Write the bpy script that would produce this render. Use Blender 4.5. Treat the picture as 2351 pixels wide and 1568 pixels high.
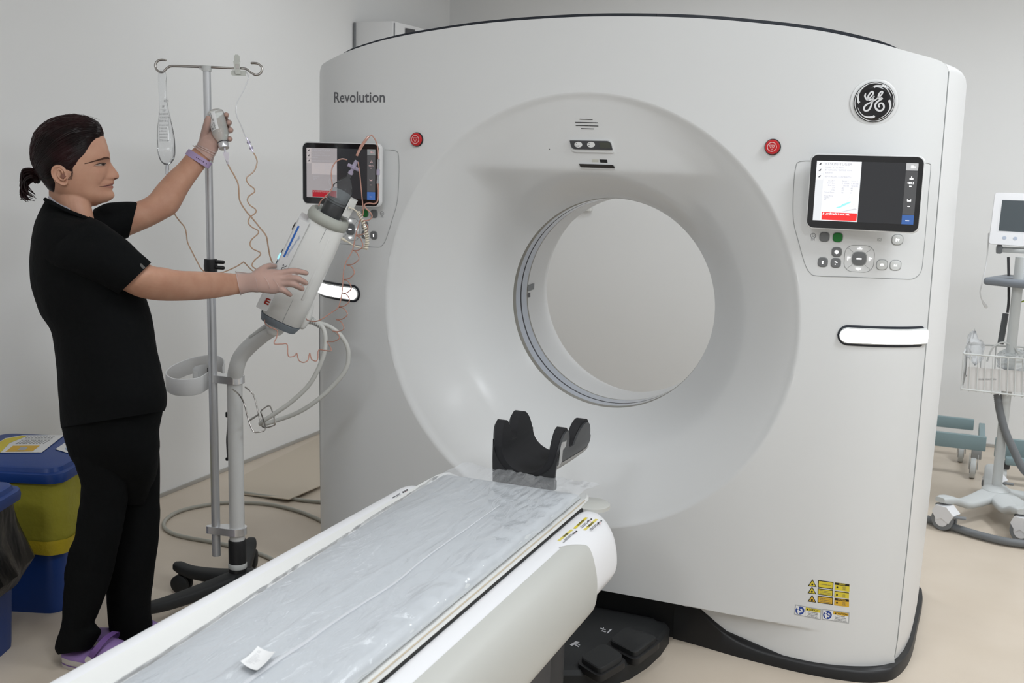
import bpy, bmesh, math, random
import numpy as np
from mathutils import Vector, Matrix, noise
random.seed(7)
S = bpy.context.scene
COL = S.collection
for o in list(bpy.data.objects): bpy.data.objects.remove(o)

# ---------------------------------------------------------------- camera
F_PX = 2492.04; W_PX, H_PX = 2351, 1568
YAW, PITCH, ROLL = -0.395341, 0.168466, 0.027040
CAM = np.array([1.15538, -3.31136, 1.57487])
_f = np.array([math.sin(YAW)*math.cos(PITCH), math.cos(YAW)*math.cos(PITCH), -math.sin(PITCH)])
_r0 = np.array([math.cos(YAW), -math.sin(YAW), 0.0]); _u0 = np.cross(_r0, _f)
_r = math.cos(ROLL)*_r0 + math.sin(ROLL)*_u0
_u = -math.sin(ROLL)*_r0 + math.cos(ROLL)*_u0
cam_d = bpy.data.cameras.new('camera'); cam = bpy.data.objects.new('camera', cam_d); COL.objects.link(cam)
cam.matrix_world = Matrix([[_r[0], _u[0], -_f[0], CAM[0]], [_r[1], _u[1], -_f[1], CAM[1]], [_r[2], _u[2], -_f[2], CAM[2]], [0, 0, 0, 1]])
cam_d.sensor_width = 36; cam_d.sensor_fit = 'HORIZONTAL'; cam_d.lens = F_PX/W_PX*36
cam_d.clip_start = 0.05
cam_d.dof.use_dof = True; cam_d.dof.focus_distance = 3.25; cam_d.dof.aperture_fstop = 7.0
S.camera = cam
# ---------------------------------------------------------------- colour management, world, ceiling lights
S.view_settings.view_transform = 'Standard'; S.view_settings.look = 'None'
S.view_settings.gamma = 1.0; S.view_settings.use_curve_mapping = False
S.view_settings.exposure = 0.13
wd = bpy.data.worlds.new('world'); S.world = wd; wd.use_nodes = True
wd.node_tree.nodes['Background'].inputs[0].default_value = (0.9, 0.95, 1, 1)
wd.node_tree.nodes['Background'].inputs[1].default_value = 0.15
CEIL = 2.85
def area(name, loc, sx, sy, power, col=(0.90, 0.955, 1.0)):
    l = bpy.data.lights.new(name, 'AREA'); l.shape = 'RECTANGLE'; l.size = sx; l.size_y = sy
    l.energy = power; l.color = col
    o = bpy.data.objects.new(name, l); COL.objects.link(o); o.location = loc
    return o
LIGHTS = [(2.0, -2.7, 21), (1.9, -0.7, 24), (0.1, -1.7, 12), (-0.1, 1.9, 10), (2.3, 1.6, 30), (-0.3, -3.7, 19), (-1.25, 0.9, 2.5)]
for i, (x, y, e) in enumerate(LIGHTS):
    area('ceiling_lamp_light', (x, y, CEIL-0.035), 0.56, 0.56, e)

# ---------------------------------------------------------------- helpers
def V(*a): return np.array(a, float)
def ray(u, v): return _f + _r*(u-W_PX/2)/F_PX - _u*(v-H_PX/2)/F_PX
def D(u, v, d): return CAM + ray(u, v)*d                     # point seen at (u, v), d metres in front of the lens
def on(ax, val, u, v):
    d = ray(u, v); return CAM + d*((val-CAM[ax])/d[ax])
def PX(x, u, v): return on(0, x, u, v)
def PY(y, u, v): return on(1, y, u, v)
def PZ(z, u, v): return on(2, z, u, v)
def depth(P): return float((np.asarray(P)-CAM) @ _f)
def pix(P):
    d = np.asarray(P)-CAM; z = d @ _f
    return (W_PX/2+F_PX*(d @ _r)/z, H_PX/2-F_PX*(d @ _u)/z)
def nrm(a): a = np.asarray(a, float); return a/np.linalg.norm(a)
def sst(a, b, x):
    t = min(1, max(0, (x-a)/(b-a))) if a != b else float(x > a); return t*t*(3-2*t)
def spl(pts, n=8, closed=False):
    P = [np.asarray(p, float) for p in pts]; out = []; N = len(P)
    for i in range(N if closed else N-1):
        if closed: a, b, c, d = P[(i-1) % N], P[i], P[(i+1) % N], P[(i+2) % N]
        else: a, b, c, d = P[max(i-1, 0)], P[i], P[i+1], P[min(i+2, N-1)]
        for k in range(n):
            t = k/n
            out.append(0.5*((2*b)+(-a+c)*t+(2*a-5*b+4*c-d)*t*t+(-a+3*b-3*c+d)*t**3))
    if not closed: out.append(P[-1])
    return out
def interp(x, tab, k=1):
    xs = [t[0] for t in tab]; return float(np.interp(x, xs, [t[k] for t in tab]))

class MB:
    def __init__(s): s.v = []; s.f = []; s.m = []
    def add(s, vs, fs, mi=0):
        b = len(s.v); s.v += [tuple(map(float, p)) for p in vs]; s.f += [tuple(i+b for i in f) for f in fs]; s.m += [mi]*len(fs); return s
    def bm(s, bm, mi=0):
        bm.verts.ensure_lookup_table(); bm.verts.index_update()
        s.add([v.co for v in bm.verts], [[v.index for v in f.verts] for f in bm.faces], mi); bm.free(); return s
    def box(s, c, size, bev=0, seg=2, mat=None, mi=0):
        bm = bmesh.new(); bmesh.ops.create_cube(bm, size=1)
        bmesh.ops.scale(bm, vec=Vector(size), verts=bm.verts)
        if bev: bmesh.ops.bevel(bm, geom=list(bm.edges), offset=bev, segments=seg, affect='EDGES', profile=0.5)
        if mat is not None: bmesh.ops.transform(bm, matrix=mat, verts=bm.verts)
        bmesh.ops.translate(bm, vec=Vector(c), verts=bm.verts)
        return s.bm(bm, mi)
    def loft(s, rings, caps=True, mi=0, closed=True):
        n = len(rings[0]); vs = [p for r in rings for p in r]; fs = []
        for i in range(len(rings)-1):
            for j in range(n if closed else n-1):
                k = (j+1) % n; fs.append((i*n+j, i*n+k, (i+1)*n+k, (i+1)*n+j))
        if caps and closed: fs.append(tuple(range(n))[::-1]); fs.append(tuple((len(rings)-1)*n+j for j in range(n)))
        return s.add(vs, fs, mi)
    def tube(s, pts, r, n=10, mi=0, round_ends=False, caps=True):
        P = [np.asarray(p, float) for p in pts]; N = len(P)
        R = list(r) if hasattr(r, '__len__') else [r]*N
        T = [nrm(P[min(i+1, N-1)]-P[max(i-1, 0)]) for i in range(N)]
        a = np.cross(T[0], [0, 0, 1]); 
        if np.linalg.norm(a) < 1e-3: a = np.cross(T[0], [0, 1, 0])
        a = nrm(a); rings = []
        def ring(p, a, t, rad):
            b = np.cross(t, a); return [p+rad*(a*math.cos(q)+b*math.sin(q)) for q in [2*math.pi*k/n for k in range(n)]]
        for i in range(N):
            a = nrm(a-T[i]*(a @ T[i]))
            if round_ends and i == 0:
                for q in (80, 55, 28): rings.append(ring(P[0]-T[0]*R[0]*math.sin(math.radians(q)), a, T[0], R[0]*math.cos(math.radians(q))))
            rings.append(ring(P[i], a, T[i], R[i]))
            if round_ends and i == N-1:
                for q in (28, 55, 80): rings.append(ring(P[i]+T[i]*R[i]*math.sin(math.radians(q)), a, T[i], R[i]*math.cos(math.radians(q))))
        return s.loft(rings, caps, mi)
    def lathe(s, prof, org, ax=(0, 0, 1), n=32, mi=0, caps=True, sx=1.0, xdir=None):
        ax = nrm(ax); a = np.cross(ax, [0, 1, 0]) if xdir is None else np.asarray(xdir, float)
        if np.linalg.norm(a) < 1e-3: a = np.cross(ax, [1, 0, 0])
        a = nrm(a-ax*(a @ ax)); b = np.cross(ax, a); org = np.asarray(org, float)
        rings = [[org+ax*h+r*(a*math.cos(q)*sx+b*math.sin(q)) for q in [2*math.pi*k/n for k in range(n)]] for r, h in prof]
        return s.loft(rings, caps, mi)
    def prism(s, poly, fn, t0, t1, mi=0):
        # poly: 2D outline, fn(a, b, t) -> 3D
        n = len(poly); vs = [fn(a, b, t0) for a, b in poly]+[fn(a, b, t1) for a, b in poly]
        fs = [tuple(range(n)), tuple(range(n, 2*n))[::-1]]+[(i, i+n, (i+1) % n+n, (i+1) % n) for i in range(n)]
        return s.add(vs, fs, mi)
    def poly(s, pts, mi=0): return s.add(pts, [tuple(range(len(pts)))], mi)
    def grid(s, rows, mi=0):
        return s.loft(rows, False, mi, closed=False)
    def build(s, name, mats, parent=None, smooth=40, loc=None, fixn=True):
        me = bpy.data.meshes.new(name); me.from_pydata(s.v, [], s.f)
        if not isinstance(mats, (list, tuple)): mats = [mats]
        for m in mats: me.materials.append(m)
        me.polygons.foreach_set('material_index', s.m)
        if fixn:
            bm = bmesh.new(); bm.from_mesh(me); bmesh.ops.recalc_face_normals(bm, faces=bm.faces); bm.to_mesh(me); bm.free()
        if smooth:
            me.polygons.foreach_set('use_smooth', [True]*len(me.polygons)); me.set_sharp_from_angle(angle=math.radians(smooth))
        me.update()
        o = bpy.data.objects.new(name, me); COL.objects.link(o)
        if parent is not None:
            o.parent = parent; o.matrix_parent_inverse = Matrix.Translation(parent.location).inverted() if parent.parent is None and parent.type == 'EMPTY' else Matrix.Identity(4)
        return o
def tag(o, label, cat, group=None, kind=None):
    if label: o['label'] = label
    if cat: o['category'] = cat
    if group: o['group'] = group
    if kind: o['kind'] = kind
    return o
def thing(name, label, cat, loc, group=None):
    o = bpy.data.objects.new(name, None); COL.objects.link(o); o.location = Vector([float(c) for c in loc]); o.empty_display_size = 0.1
    return tag(o, label, cat, group)
def lab(o, t): o['label'] = t; return o
def struct(name, mb, mat, smooth=0, parent=None):
    o = mb.build(name, mat, parent, smooth); o['kind'] = 'structure'; return o

def mat(name, col, rough=0.5, metal=0.0, spec=0.5, emit=None, es=1.0, trans=0, ior=1.45, alpha=1, coat=0, sss=0, bump=None, var=None, noise_scale=None):
    m = bpy.data.materials.new(name); m.use_nodes = True; nt = m.node_tree; b = nt.nodes['Principled BSDF']
    def si(k, v):
        if k in b.inputs: b.inputs[k].default_value = v
    if isinstance(col, (int, float)): col = (col, col, col)
    si('Base Color', (*col, 1)); si('Roughness', rough); si('Metallic', metal); si('Specular IOR Level', spec); si('IOR', ior)
    si('Transmission Weight', trans); si('Alpha', alpha); si('Coat Weight', coat); si('Coat Roughness', 0.15)
    if sss: si('Subsurface Weight', sss); si('Subsurface Radius', (0.012, 0.005, 0.003)); si('Subsurface Scale', 1.0)
    if emit: si('Emission Color', (*emit, 1)); si('Emission Strength', es)
    tc = None
    if bump or var:
        tc = nt.nodes.new('ShaderNodeTexCoord')
        def nz(sc, det=3, st=None):
            n = nt.nodes.new('ShaderNodeTexNoise'); n.inputs['Scale'].default_value = sc; n.inputs['Detail'].default_value = det
            if st:
                mp = nt.nodes.new('ShaderNodeMapping'); mp.inputs['Scale'].default_value = st
                nt.links.new(tc.outputs['Object'], mp.inputs[0]); nt.links.new(mp.outputs[0], n.inputs['Vector'])
            else: nt.links.new(tc.outputs['Object'], n.inputs['Vector'])
            return n
    if bump:
        n = nz(bump[0], 4, bump[3] if len(bump) > 3 else None); bp = nt.nodes.new('ShaderNodeBump'); bp.inputs['Strength'].default_value = bump[1]; bp.inputs['Distance'].default_value = bump[2]
        nt.links.new(n.outputs[0], bp.inputs['Height']); nt.links.new(bp.outputs[0], b.inputs['Normal'])
    if var:
        n = nz(var[0], 5, var[3] if len(var) > 3 else None); cr = nt.nodes.new('ShaderNodeValToRGB')
        cr.color_ramp.elements[0].position = 0.35; cr.color_ramp.elements[1].position = 0.68
        cr.color_ramp.elements[0].color = (*var[1], 1); cr.color_ramp.elements[1].color = (*var[2], 1)
        nt.links.new(n.outputs[0], cr.inputs[0]); nt.links.new(cr.outputs[0], b.inputs['Base Color'])
    return m
def film_mat(name, tint=(0.85, 0.87, 0.9), haze=0.2, rough=0.12, bump=None, gloss=0.25, tcol=(0.97, 0.98, 1)):
    m = bpy.data.materials.new(name); m.use_nodes = True; nt = m.node_tree; nt.nodes.clear()
    out = nt.nodes.new('ShaderNodeOutputMaterial'); tr = nt.nodes.new('ShaderNodeBsdfTransparent'); tr.inputs[0].default_value = (*tcol, 1)
    df = nt.nodes.new('ShaderNodeBsdfDiffuse'); df.inputs[0].default_value = (*tint, 1)
    gl = nt.nodes.new('ShaderNodeBsdfGlossy'); gl.inputs['Roughness'].default_value = rough; gl.inputs['Color'].default_value = (1, 1, 1, 1)
    m1 = nt.nodes.new('ShaderNodeMixShader'); m1.inputs[0].default_value = haze
    nt.links.new(tr.outputs[0], m1.inputs[1]); nt.links.new(df.outputs[0], m1.inputs[2])
    m2 = nt.nodes.new('ShaderNodeMixShader'); lw = nt.nodes.new('ShaderNodeLayerWeight'); lw.inputs[0].default_value = gloss
    mul = nt.nodes.new('ShaderNodeMath'); mul.operation = 'MULTIPLY'; mul.inputs[1].default_value = 1.0
    nt.links.new(lw.outputs['Fresnel'], mul.inputs[0]); nt.links.new(mul.outputs[0], m2.inputs[0])
    nt.links.new(m1.outputs[0], m2.inputs[1]); nt.links.new(gl.outputs[0], m2.inputs[2]); nt.links.new(m2.outputs[0], out.inputs[0])
    if bump:
        tc = nt.nodes.new('ShaderNodeTexCoord'); mp = nt.nodes.new('ShaderNodeMapping'); mp.inputs['Scale'].default_value = bump[3]; mp.inputs['Rotation'].default_value = (0, 0, bump[4])
        n = nt.nodes.new('ShaderNodeTexNoise'); n.inputs['Scale'].default_value = bump[0]; n.inputs['Detail'].default_value = 4; n.inputs['Distortion'].default_value = 1.2
        bp = nt.nodes.new('ShaderNodeBump'); bp.inputs['Strength'].default_value = bump[1]; bp.inputs['Distance'].default_value = bump[2]
        nt.links.new(tc.outputs['Object'], mp.inputs[0]); nt.links.new(mp.outputs[0], n.inputs[0]); nt.links.new(n.outputs[0], bp.inputs['Height'])
        nt.links.new(bp.outputs[0], gl.inputs['Normal']); nt.links.new(bp.outputs[0], lw.inputs['Normal'])
    return m

_tc = {}
def text2d(s, size=1.0, align='LEFT', bold=0.0):
    k = (s, size, align, bold)
    if k in _tc: return _tc[k]
    c = bpy.data.curves.new('t', 'FONT'); c.body = s; c.size = size; c.align_x = align; c.align_y = 'CENTER'; c.offset = bold; c.resolution_u = 3
    o = bpy.data.objects.new('t', c); COL.objects.link(o)
    dg = bpy.context.evaluated_depsgraph_get(); me = bpy.data.meshes.new_from_object(o.evaluated_get(dg))
    vs = [(v.co.x, v.co.y) for v in me.vertices]; fs = [tuple(p.vertices) for p in me.polygons]
    bpy.data.objects.remove(o); bpy.data.curves.remove(c); bpy.data.meshes.remove(me)
    _tc[k] = (vs, fs); return vs, fs
def put_text(mb, s, size, fn, align='LEFT', mi=0, sx=1.0, bold=0.0):
    vs, fs = text2d(s, size, align, bold)
    if vs: mb.add([fn(x*sx, y) for x, y in vs], fs, mi)
def rrect(x0, z0, x1, z1, r, n=6):
    out = []
    for cx, cz, a0 in ((x1-r, z1-r, 0), (x0+r, z1-r, 90), (x0+r, z0+r, 180), (x1-r, z0+r, 270)):
        for k in range(n+1):
            a = math.radians(a0+90*k/n); out.append((cx+r*math.cos(a), cz+r*math.sin(a)))
    return out
def circ(cx, cz, r, n=32, rz=None): return [(cx+r*math.cos(2*math.pi*k/n), cz+(rz or r)*math.sin(2*math.pi*k/n)) for k in range(n)]
def remesh(mb, name, m, parent, voxel=0.003, sm=2, label=None):
    o = mb.build(name, m, None, 0); md = o.modifiers.new('r', 'REMESH'); md.mode = 'VOXEL'; md.voxel_size = voxel; md.use_smooth_shade = True
    if sm:
        s2 = o.modifiers.new('s', 'SMOOTH'); s2.factor = 0.5; s2.iterations = sm
    dg = bpy.context.evaluated_depsgraph_get(); dg.update(); me = bpy.data.meshes.new_from_object(o.evaluated_get(dg)); me.name = name
    bpy.data.objects.remove(o)
    if not me.materials: me.materials.append(m)
    me.polygons.foreach_set('use_smooth', [True]*len(me.polygons))
    q = bpy.data.objects.new(name, me); COL.objects.link(q)
    if parent is not None: q.parent = parent; q.matrix_parent_inverse = Matrix.Translation(parent.location).inverted()
    if label: q['label'] = label
    return q

# ---------------------------------------------------------------- materials
wallp = mat('wall_paint', (0.84, 0.84, 0.835), 0.75, bump=(60, 0.05, 0.002))
floorm = mat('vinyl_floor', (0.6, 0.52, 0.42), 0.42, var=(3.0, (0.60, 0.515, 0.42), (0.64, 0.555, 0.46)), bump=(250, 0.04, 0.001))
floorm2 = mat('loose_vinyl', (0.57, 0.49, 0.39), 0.45)
ceilm = mat('ceiling_paint', 0.8, 0.8)
white = mat('gantry_white', (0.72, 0.725, 0.725), 0.36, coat=0.1)
white2 = mat('side_white', (0.75, 0.75, 0.75), 0.38)
tablew = mat('table_white', (0.82, 0.82, 0.84), 0.35)
cream = mat('cream_plastic', (0.80, 0.80, 0.78), 0.35)
greycov = mat('side_grey', (0.52, 0.52, 0.49), 0.42)
navy = mat('navy_trim', (0.012, 0.016, 0.025), 0.35)
black = mat('black_plastic', (0.012, 0.012, 0.013), 0.45)
black2 = mat('black_rubber', (0.016, 0.017, 0.018), 0.6, bump=(200, 0.1, 0.001))
darkgrey = mat('dark_grey', (0.06, 0.06, 0.065), 0.5)
midgrey = mat('mid_grey', (0.2, 0.21, 0.22), 0.5)
lgrey = mat('light_grey', (0.55, 0.56, 0.55), 0.45)
lineg = mat('groove_grey', (0.33, 0.34, 0.34), 0.6)
alu = mat('aluminium', (0.60, 0.61, 0.63), 0.36, metal=0.6)
steel = mat('steel', (0.42, 0.40, 0.38), 0.22, metal=1.0)
chrome = mat('chrome', (0.78, 0.78, 0.79), 0.25, metal=0.75)
ring_b = mat('ring_band', (0.42, 0.46, 0.54), 0.12, coat=0.5)
ring_l = mat('ring_line', (0.27, 0.26, 0.23), 0.4)
red = mat('red_button', (0.55, 0.01, 0.015), 0.3)
pinkw = mat('pale_symbol', (0.85, 0.6, 0.6), 0.5)
glow = mat('handle_lamp', 1.0, 0.5, emit=(0.95, 0.96, 1.0), es=2.6)
iconw = mat('lit_icon', 1.0, 0.5, emit=(1, 1, 1), es=1.2)
green = mat('green_key', (0.01, 0.18, 0.03), 0.4)
keyg = mat('grey_key', (0.17, 0.175, 0.18), 0.45)
keyw = mat('white_key', (0.62, 0.63, 0.62), 0.4)
inkg = mat('ink_grey', (0.12, 0.12, 0.13), 0.6)
ink = mat('ink_black', (0.01, 0.01, 0.01), 0.6)
yel = mat('label_yellow', (0.72, 0.58, 0.04), 0.5)
yel2 = mat('label_pale_yellow', (0.68, 0.58, 0.13), 0.5)
ora = mat('label_orange', (0.70, 0.42, 0.03), 0.5)
lblue = mat('label_blue', (0.02, 0.06, 0.30), 0.5)
paper = mat('paper_white', (0.80, 0.80, 0.80), 0.6)
silv = mat('label_silver', (0.42, 0.43, 0.44), 0.5)
scr_off = mat('screen_dark', (0.02, 0.02, 0.022), 0.12, emit=(0.03, 0.032, 0.036), es=0.5)
scr_w = mat('screen_white', (0.3, 0.3, 0.3), 0.15, emit=(0.86, 0.87, 0.92), es=0.85)
scr_g = mat('screen_pale', (0.3, 0.3, 0.3), 0.15, emit=(0.72, 0.74, 0.77), es=0.8)
scr_w2 = mat('screen_dim', (0.25, 0.25, 0.25), 0.15, emit=(0.42, 0.37, 0.37), es=0.75)
scr_g2 = mat('screen_dim_grey', (0.2, 0.2, 0.2), 0.15, emit=(0.30, 0.27, 0.28), es=0.75)
scr_r = mat('screen_red', (0.3, 0.02, 0.02), 0.2, emit=(0.85, 0.03, 0.03), es=0.8)
scr_r2 = mat('screen_dim_red', (0.2, 0.01, 0.02), 0.2, emit=(0.42, 0.01, 0.02), es=0.6)
scr_k = mat('screen_grey_bar', (0.05, 0.05, 0.05), 0.15, emit=(0.07, 0.07, 0.075), es=0.7)
scr_t = mat('screen_text', (0.2, 0.2, 0.2), 0.3, emit=(0.38, 0.38, 0.42), es=0.7)
scr_b = mat('screen_blue', (0.02, 0.05, 0.15), 0.2, emit=(0.05, 0.12, 0.33), es=0.8)
scr_c = mat('screen_cyan', (0.2, 0.6, 0.6), 0.2, emit=(0.25, 0.8, 0.85), es=0.9)
glassb = mat('black_glass', (0.006, 0.006, 0.008), 0.08, coat=0.6)

# ================================================================ ROOM
XL, YB, XR, YF = -2.143, 3.37, 3.4, -5.6
struct('floor', MB().box(((XL+XR)/2, (YB+YF)/2, -0.05), (XR-XL+0.4, YB-YF+0.4, 0.1)), floorm)
struct('ceiling', MB().box(((XL+XR)/2, (YB+YF)/2, CEIL+0.05), (XR-XL+0.4, YB-YF+0.4, 0.1)), ceilm)
struct('wall_left', MB().box((XL-0.1, (YB+YF)/2, CEIL/2), (0.2, YB-YF+0.4, CEIL)), wallp)
struct('wall_back', MB().box(((XL+XR)/2, YB+0.1, CEIL/2), (XR-XL, 0.2, CEIL)), wallp)
struct('wall_right', MB().box((XR+0.1, (YB+YF)/2, CEIL/2), (0.2, YB-YF+0.4, CEIL)), wallp)
struct('wall_front', MB().box(((XL+XR)/2, YF-0.1, CEIL/2), (XR-XL, 0.2, CEIL)), wallp)
cove = mat('cove_strip', (0.42, 0.40, 0.37), 0.5)
struct('baseboard_left', MB().box((XL+0.004, (YB+YF)/2, 0.009), (0.008, YB-YF, 0.018), 0.002), cove)
struct('baseboard_back', MB().box(((XL+XR)/2, YB-0.004, 0.009), (XR-XL, 0.008, 0.018), 0.002), cove)
lampm = mat('lamp_diffuser', 0.9, 0.6, emit=(1, 0.99, 0.97), es=2.0)
for i, (x, y, e) in enumerate(LIGHTS):
    t = thing('ceiling_lamp', 'square flush ceiling lamp panel above %s' % ['the camera side of the table, right', 'the right end of the scanner', 'the foot of the table', 'the floor behind the scanner', 'the patient monitor', 'the floor left of the table foot', 'the left wall behind the injector stand'][i], 'lamp', (x, y, CEIL), 'ceiling lamp panels')
    MB().box((x, y, CEIL-0.008), (0.62, 0.62, 0.016), 0.003).build('frame', white2, t)
    MB().box((x, y, CEIL-0.018), (0.57, 0.57, 0.008)).build('diffuser', lampm, t, 0)

# loose vinyl sheet lifted from the floor beside the scanner, traced on the floor plane
fp = [PZ(0.008, 560, 1134), PZ(0.014, 610, 1139), PZ(0.02, 663, 1146), PZ(0.02, 741, 1112), PZ(0.006, 741, 1000)+V(0, -0.05, 0), PZ(0.004, 560, 1090)]
fl = MB(); fl.add([p for p in fp]+[p-V(0, 0, 0.004) for p in fp], [(0, 1, 2, 3, 4, 5), (11, 10, 9, 8, 7, 6)]+[(i, i+6, (i+1) % 6+6, (i+1) % 6) for i in range(6)])
tag(fl.build('vinyl_flap', floorm2, None, 0), 'lifted corner of beige vinyl flooring between wall and scanner', 'flooring')

# ================================================================ CT SCANNER
ZC, RD, RB, YBORE = 1.068, 0.713, 0.375, 0.354
PLAN = [(0, 0), (0.60, 0), (0.72, 0.002), (0.80, 0.006), (0.86, 0.013), (0.92, 0.028), (0.97, 0.048), (1.01, 0.072), (1.04, 0.098), (1.056, 0.12), (1.068, 0.145)]
def planY(x): return float(np.interp(abs(x), [p[0] for p in PLAN], [p[1] for p in PLAN]))
_px = np.linspace(0, 1.07, 200); _py = np.array([planY(x) for x in _px])
_py = np.convolve(np.pad(_py, 6, mode='edge'), np.ones(13)/13, 'same')[6:-6]
def planY(x): return float(np.interp(abs(x), _px, _py))
def FY(x, z):
    r = math.hypot(x, z-ZC); y = planY(x)
    if r < RD:
        t = (RD-r)/(RD-RB); t = min(1.0, t)
        lip = 0.005*sst(0, 0.07, t)
        cone = lip + (YBORE-0.005)*(0.80*t**1.25+0.20*sst(0.55, 1.0, t))
        if z > ZC:
            ze = 1.534
            hood = 0.006+max(0, (ZC+RD-z))*0.23 + 0.85*(math.sqrt((ze-z)**2+0.00012)+(ze-z))*0.5
            k = 0.03*min(1, t/0.25)+1e-5; h = max(k-abs(cone-hood), 0)/k; cone2 = min(cone, hood)-h*h*k/4
            cone = cone2*(1-sst(0.72, 1.0, t))+cone*sst(0.72, 1.0, t)
        y = cone
    if z < 0.148:  # recessed skirt beside the table arch
        y += 0.055*sst(0.86, 0.42, abs(x))*sst(0.148, 0.138, z)
    return y
def SF(u, v, off=0.0):     # point on the scanner face seen at (u, v)
    y = 0.0
    for _ in range(25):
        P = PY(y, u, v); y = 0.5*y+0.5*FY(P[0], P[2])
    P = PY(y, u, v); P[1] -= off; return P
def fmap(off): return lambda x, z: (x, FY(x, z)-off, z)
TOP = [(-1.056, 1.845), (-1.052, 1.862), (-1.035, 1.876), (-1.0, 1.886), (-0.95, 1.898), (-0.852, 1.924), (-0.699, 1.957), (-0.517, 1.982), (-0.33, 2.0), (-0.1, 2.010)]
TOP = TOP+[(-x, z) for x, z in TOP[::-1]]
TOP = sorted([tuple(q)[:2] for q in spl([V(a, b, 0) for a, b in TOP], 5)])
def ztop(x): return float(np.interp(x, [p[0] for p in TOP], [p[1] for p in TOP]))
def halfw(z): return float(np.interp(z, [0, 0.1, 0.4, 0.9, 1.4, 1.9], [1.05, 1.058, 1.062, 1.064, 1.060, 1.056]))
BOT = [(1.058, 0.034), (0.98, 0.034), (0.82, 0.033), (0.66, 0.036), (0.59, 0.047), (0.545, 0.062), (0.504, 0.085), (0.459, 0.115), (0.425, 0.138), (0.40, 0.149), (0, 0.149)]
def zbot(x): return float(np.interp(abs(x), [p[0] for p in BOT[::-1]], [p[1] for p in BOT[::-1]]))
def outline():
    P = []
    xs = np.linspace(1.058, -1.058, 420); P += [(x, zbot(x)) for x in xs]
    P += [(-halfw(z), z) for z in np.linspace(0.06, 1.84, 50)]
    P += [(x, ztop(x)) for x in sorted(set(list(np.linspace(-1.056, 1.056, 90))+[p[0] for p in TOP]))]
    P += [(halfw(z), z) for z in np.linspace(1.84, 0.06, 50)]
    return P
OUT = outline()
g = thing('ct_scanner', 'large white ring shaped scanner gantry with round bore, two touch displays and lit side handles', 'ct scanner', (0, 0.4, 0))
# front cover: every outline point is joined to the bore rim by a radial row
rows = []
fr = []
for (x, z) in OUT:
    a = math.atan2(z-ZC, x); row = []
    for k in range(46):
        r = RB+(RD-RB)*(k/45); X, Z = r*math.cos(a), ZC+r*math.sin(a); row.append((X, FY(X, Z), Z))
    cx, cz = RD*math.cos(a), ZC+RD*math.sin(a)
    for k in range(1, 151):
        t = k/150; X, Z = cx+(x-cx)*t, cz+(z-cz)*t; row.append((X, FY(X, Z), Z))
    X, Y, Z = row[-1]
    nx, nz = nrm((x, (z-ZC)*0.8))
    row += [(X-nx*0.004, Y+0.004, Z-nz*0.004), (X-nx*0.005, Y+0.05, Z-nz*0.005)]
    rows.append(row)
rows = [list(c) for c in zip(*rows)]
fr = MB().loft(rows, False); fr.build('front_cover', white, g, 35)
# side covers
for sgn in (-1, 1):
    mb = MB(); rws = []
    SP = [(1.064, 0.135), (1.076, 0.17), (1.090, 0.24), (1.102, 0.35), (1.108, 0.5), (1.108, 0.75), (1.098, 0.86), (1.07, 0.92), (1.02, 0.95), (0.9, 0.955)]
    for (X, Y) in SP:
        col = []
        zt = ztop(1.03)-0.002-0.06*max(0, X-1.064)
        for z in list(np.linspace(0.03-0.018*sst(0.1, 0.8, Y), zt-0.025, 24))+[zt-0.025+0.025*math.sin(math.radians(q)) for q in (15, 30, 45, 60, 75, 90)]:
            w = X*halfw(z)/1.064
            if z > zt-0.025: w -= 0.025*(1-math.sqrt(max(0, 1-((z-zt+0.025)/0.025)**2)))
            col.append((sgn*w, Y, z))
        rws.append(col)
    mb.grid(rws); mb.build('side_cover', white2, g, 40)
# seam strip between the covers (right side shows a shadow gap)
for sgn in (-1, 1):
    MB().tube([(sgn*(halfw(z)+0.001), 0.1275, z) for z in np.linspace(0.05, 1.85, 30)], 0.0022, 6).build('panel_seam', lineg, g)
# rear cover with hole, bore tube
mb = MB(); rr = []
for (x, z) in OUT:
    a = math.atan2(z-ZC, x); zz = z if z < 1.5 else z
    rr.append([(0.52*math.cos(a), 0.95, ZC+0.52*math.sin(a)), (x*0.97, 0.95, zz)])
mb.loft([list(c) for c in zip(*rr)], False); mb.build('rear_cover', white2, g, 0)
def ring_tube(prof, name, m, n=160, seg=None, lbl=None):
    mb = MB(); mb.loft([[(r*math.cos(2*math.pi*k/n), y, ZC+r*math.sin(2*math.pi*k/n)) for k in range(n)] for y, r in prof], False)
    o = mb.build(name, m, g, 40)
    if lbl: lab(o, lbl)
    return o
ring_tube([(YBORE, RB), (0.366, RB-0.002), (0.378, RB-0.002)], 'bore_rim', ring_l)
ring_tube([(0.378, RB-0.002), (0.420, RB-0.002)], 'scan_window', ring_b, lbl='pale blue translucent band inside the bore')
ring_tube([(0.420, RB-0.002), (0.421, RB+0.004), (0.430, RB+0.004), (0.431, RB-0.002)], 'window_gap', inkg)
ring_tube([(0.431, RB-0.002), (0.482, RB-0.002)], 'scan_window', ring_b)
ring_tube([(0.482, RB-0.002), (0.495, RB-0.001)], 'bore_rim', ring_l)
ring_tube([(0.495, RB), (0.66, RB), (0.75, RB+0.02), (0.85, RB+0.07), (0.92, RB+0.12), (0.95, 0.52)], 'bore_liner', white2)
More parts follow.
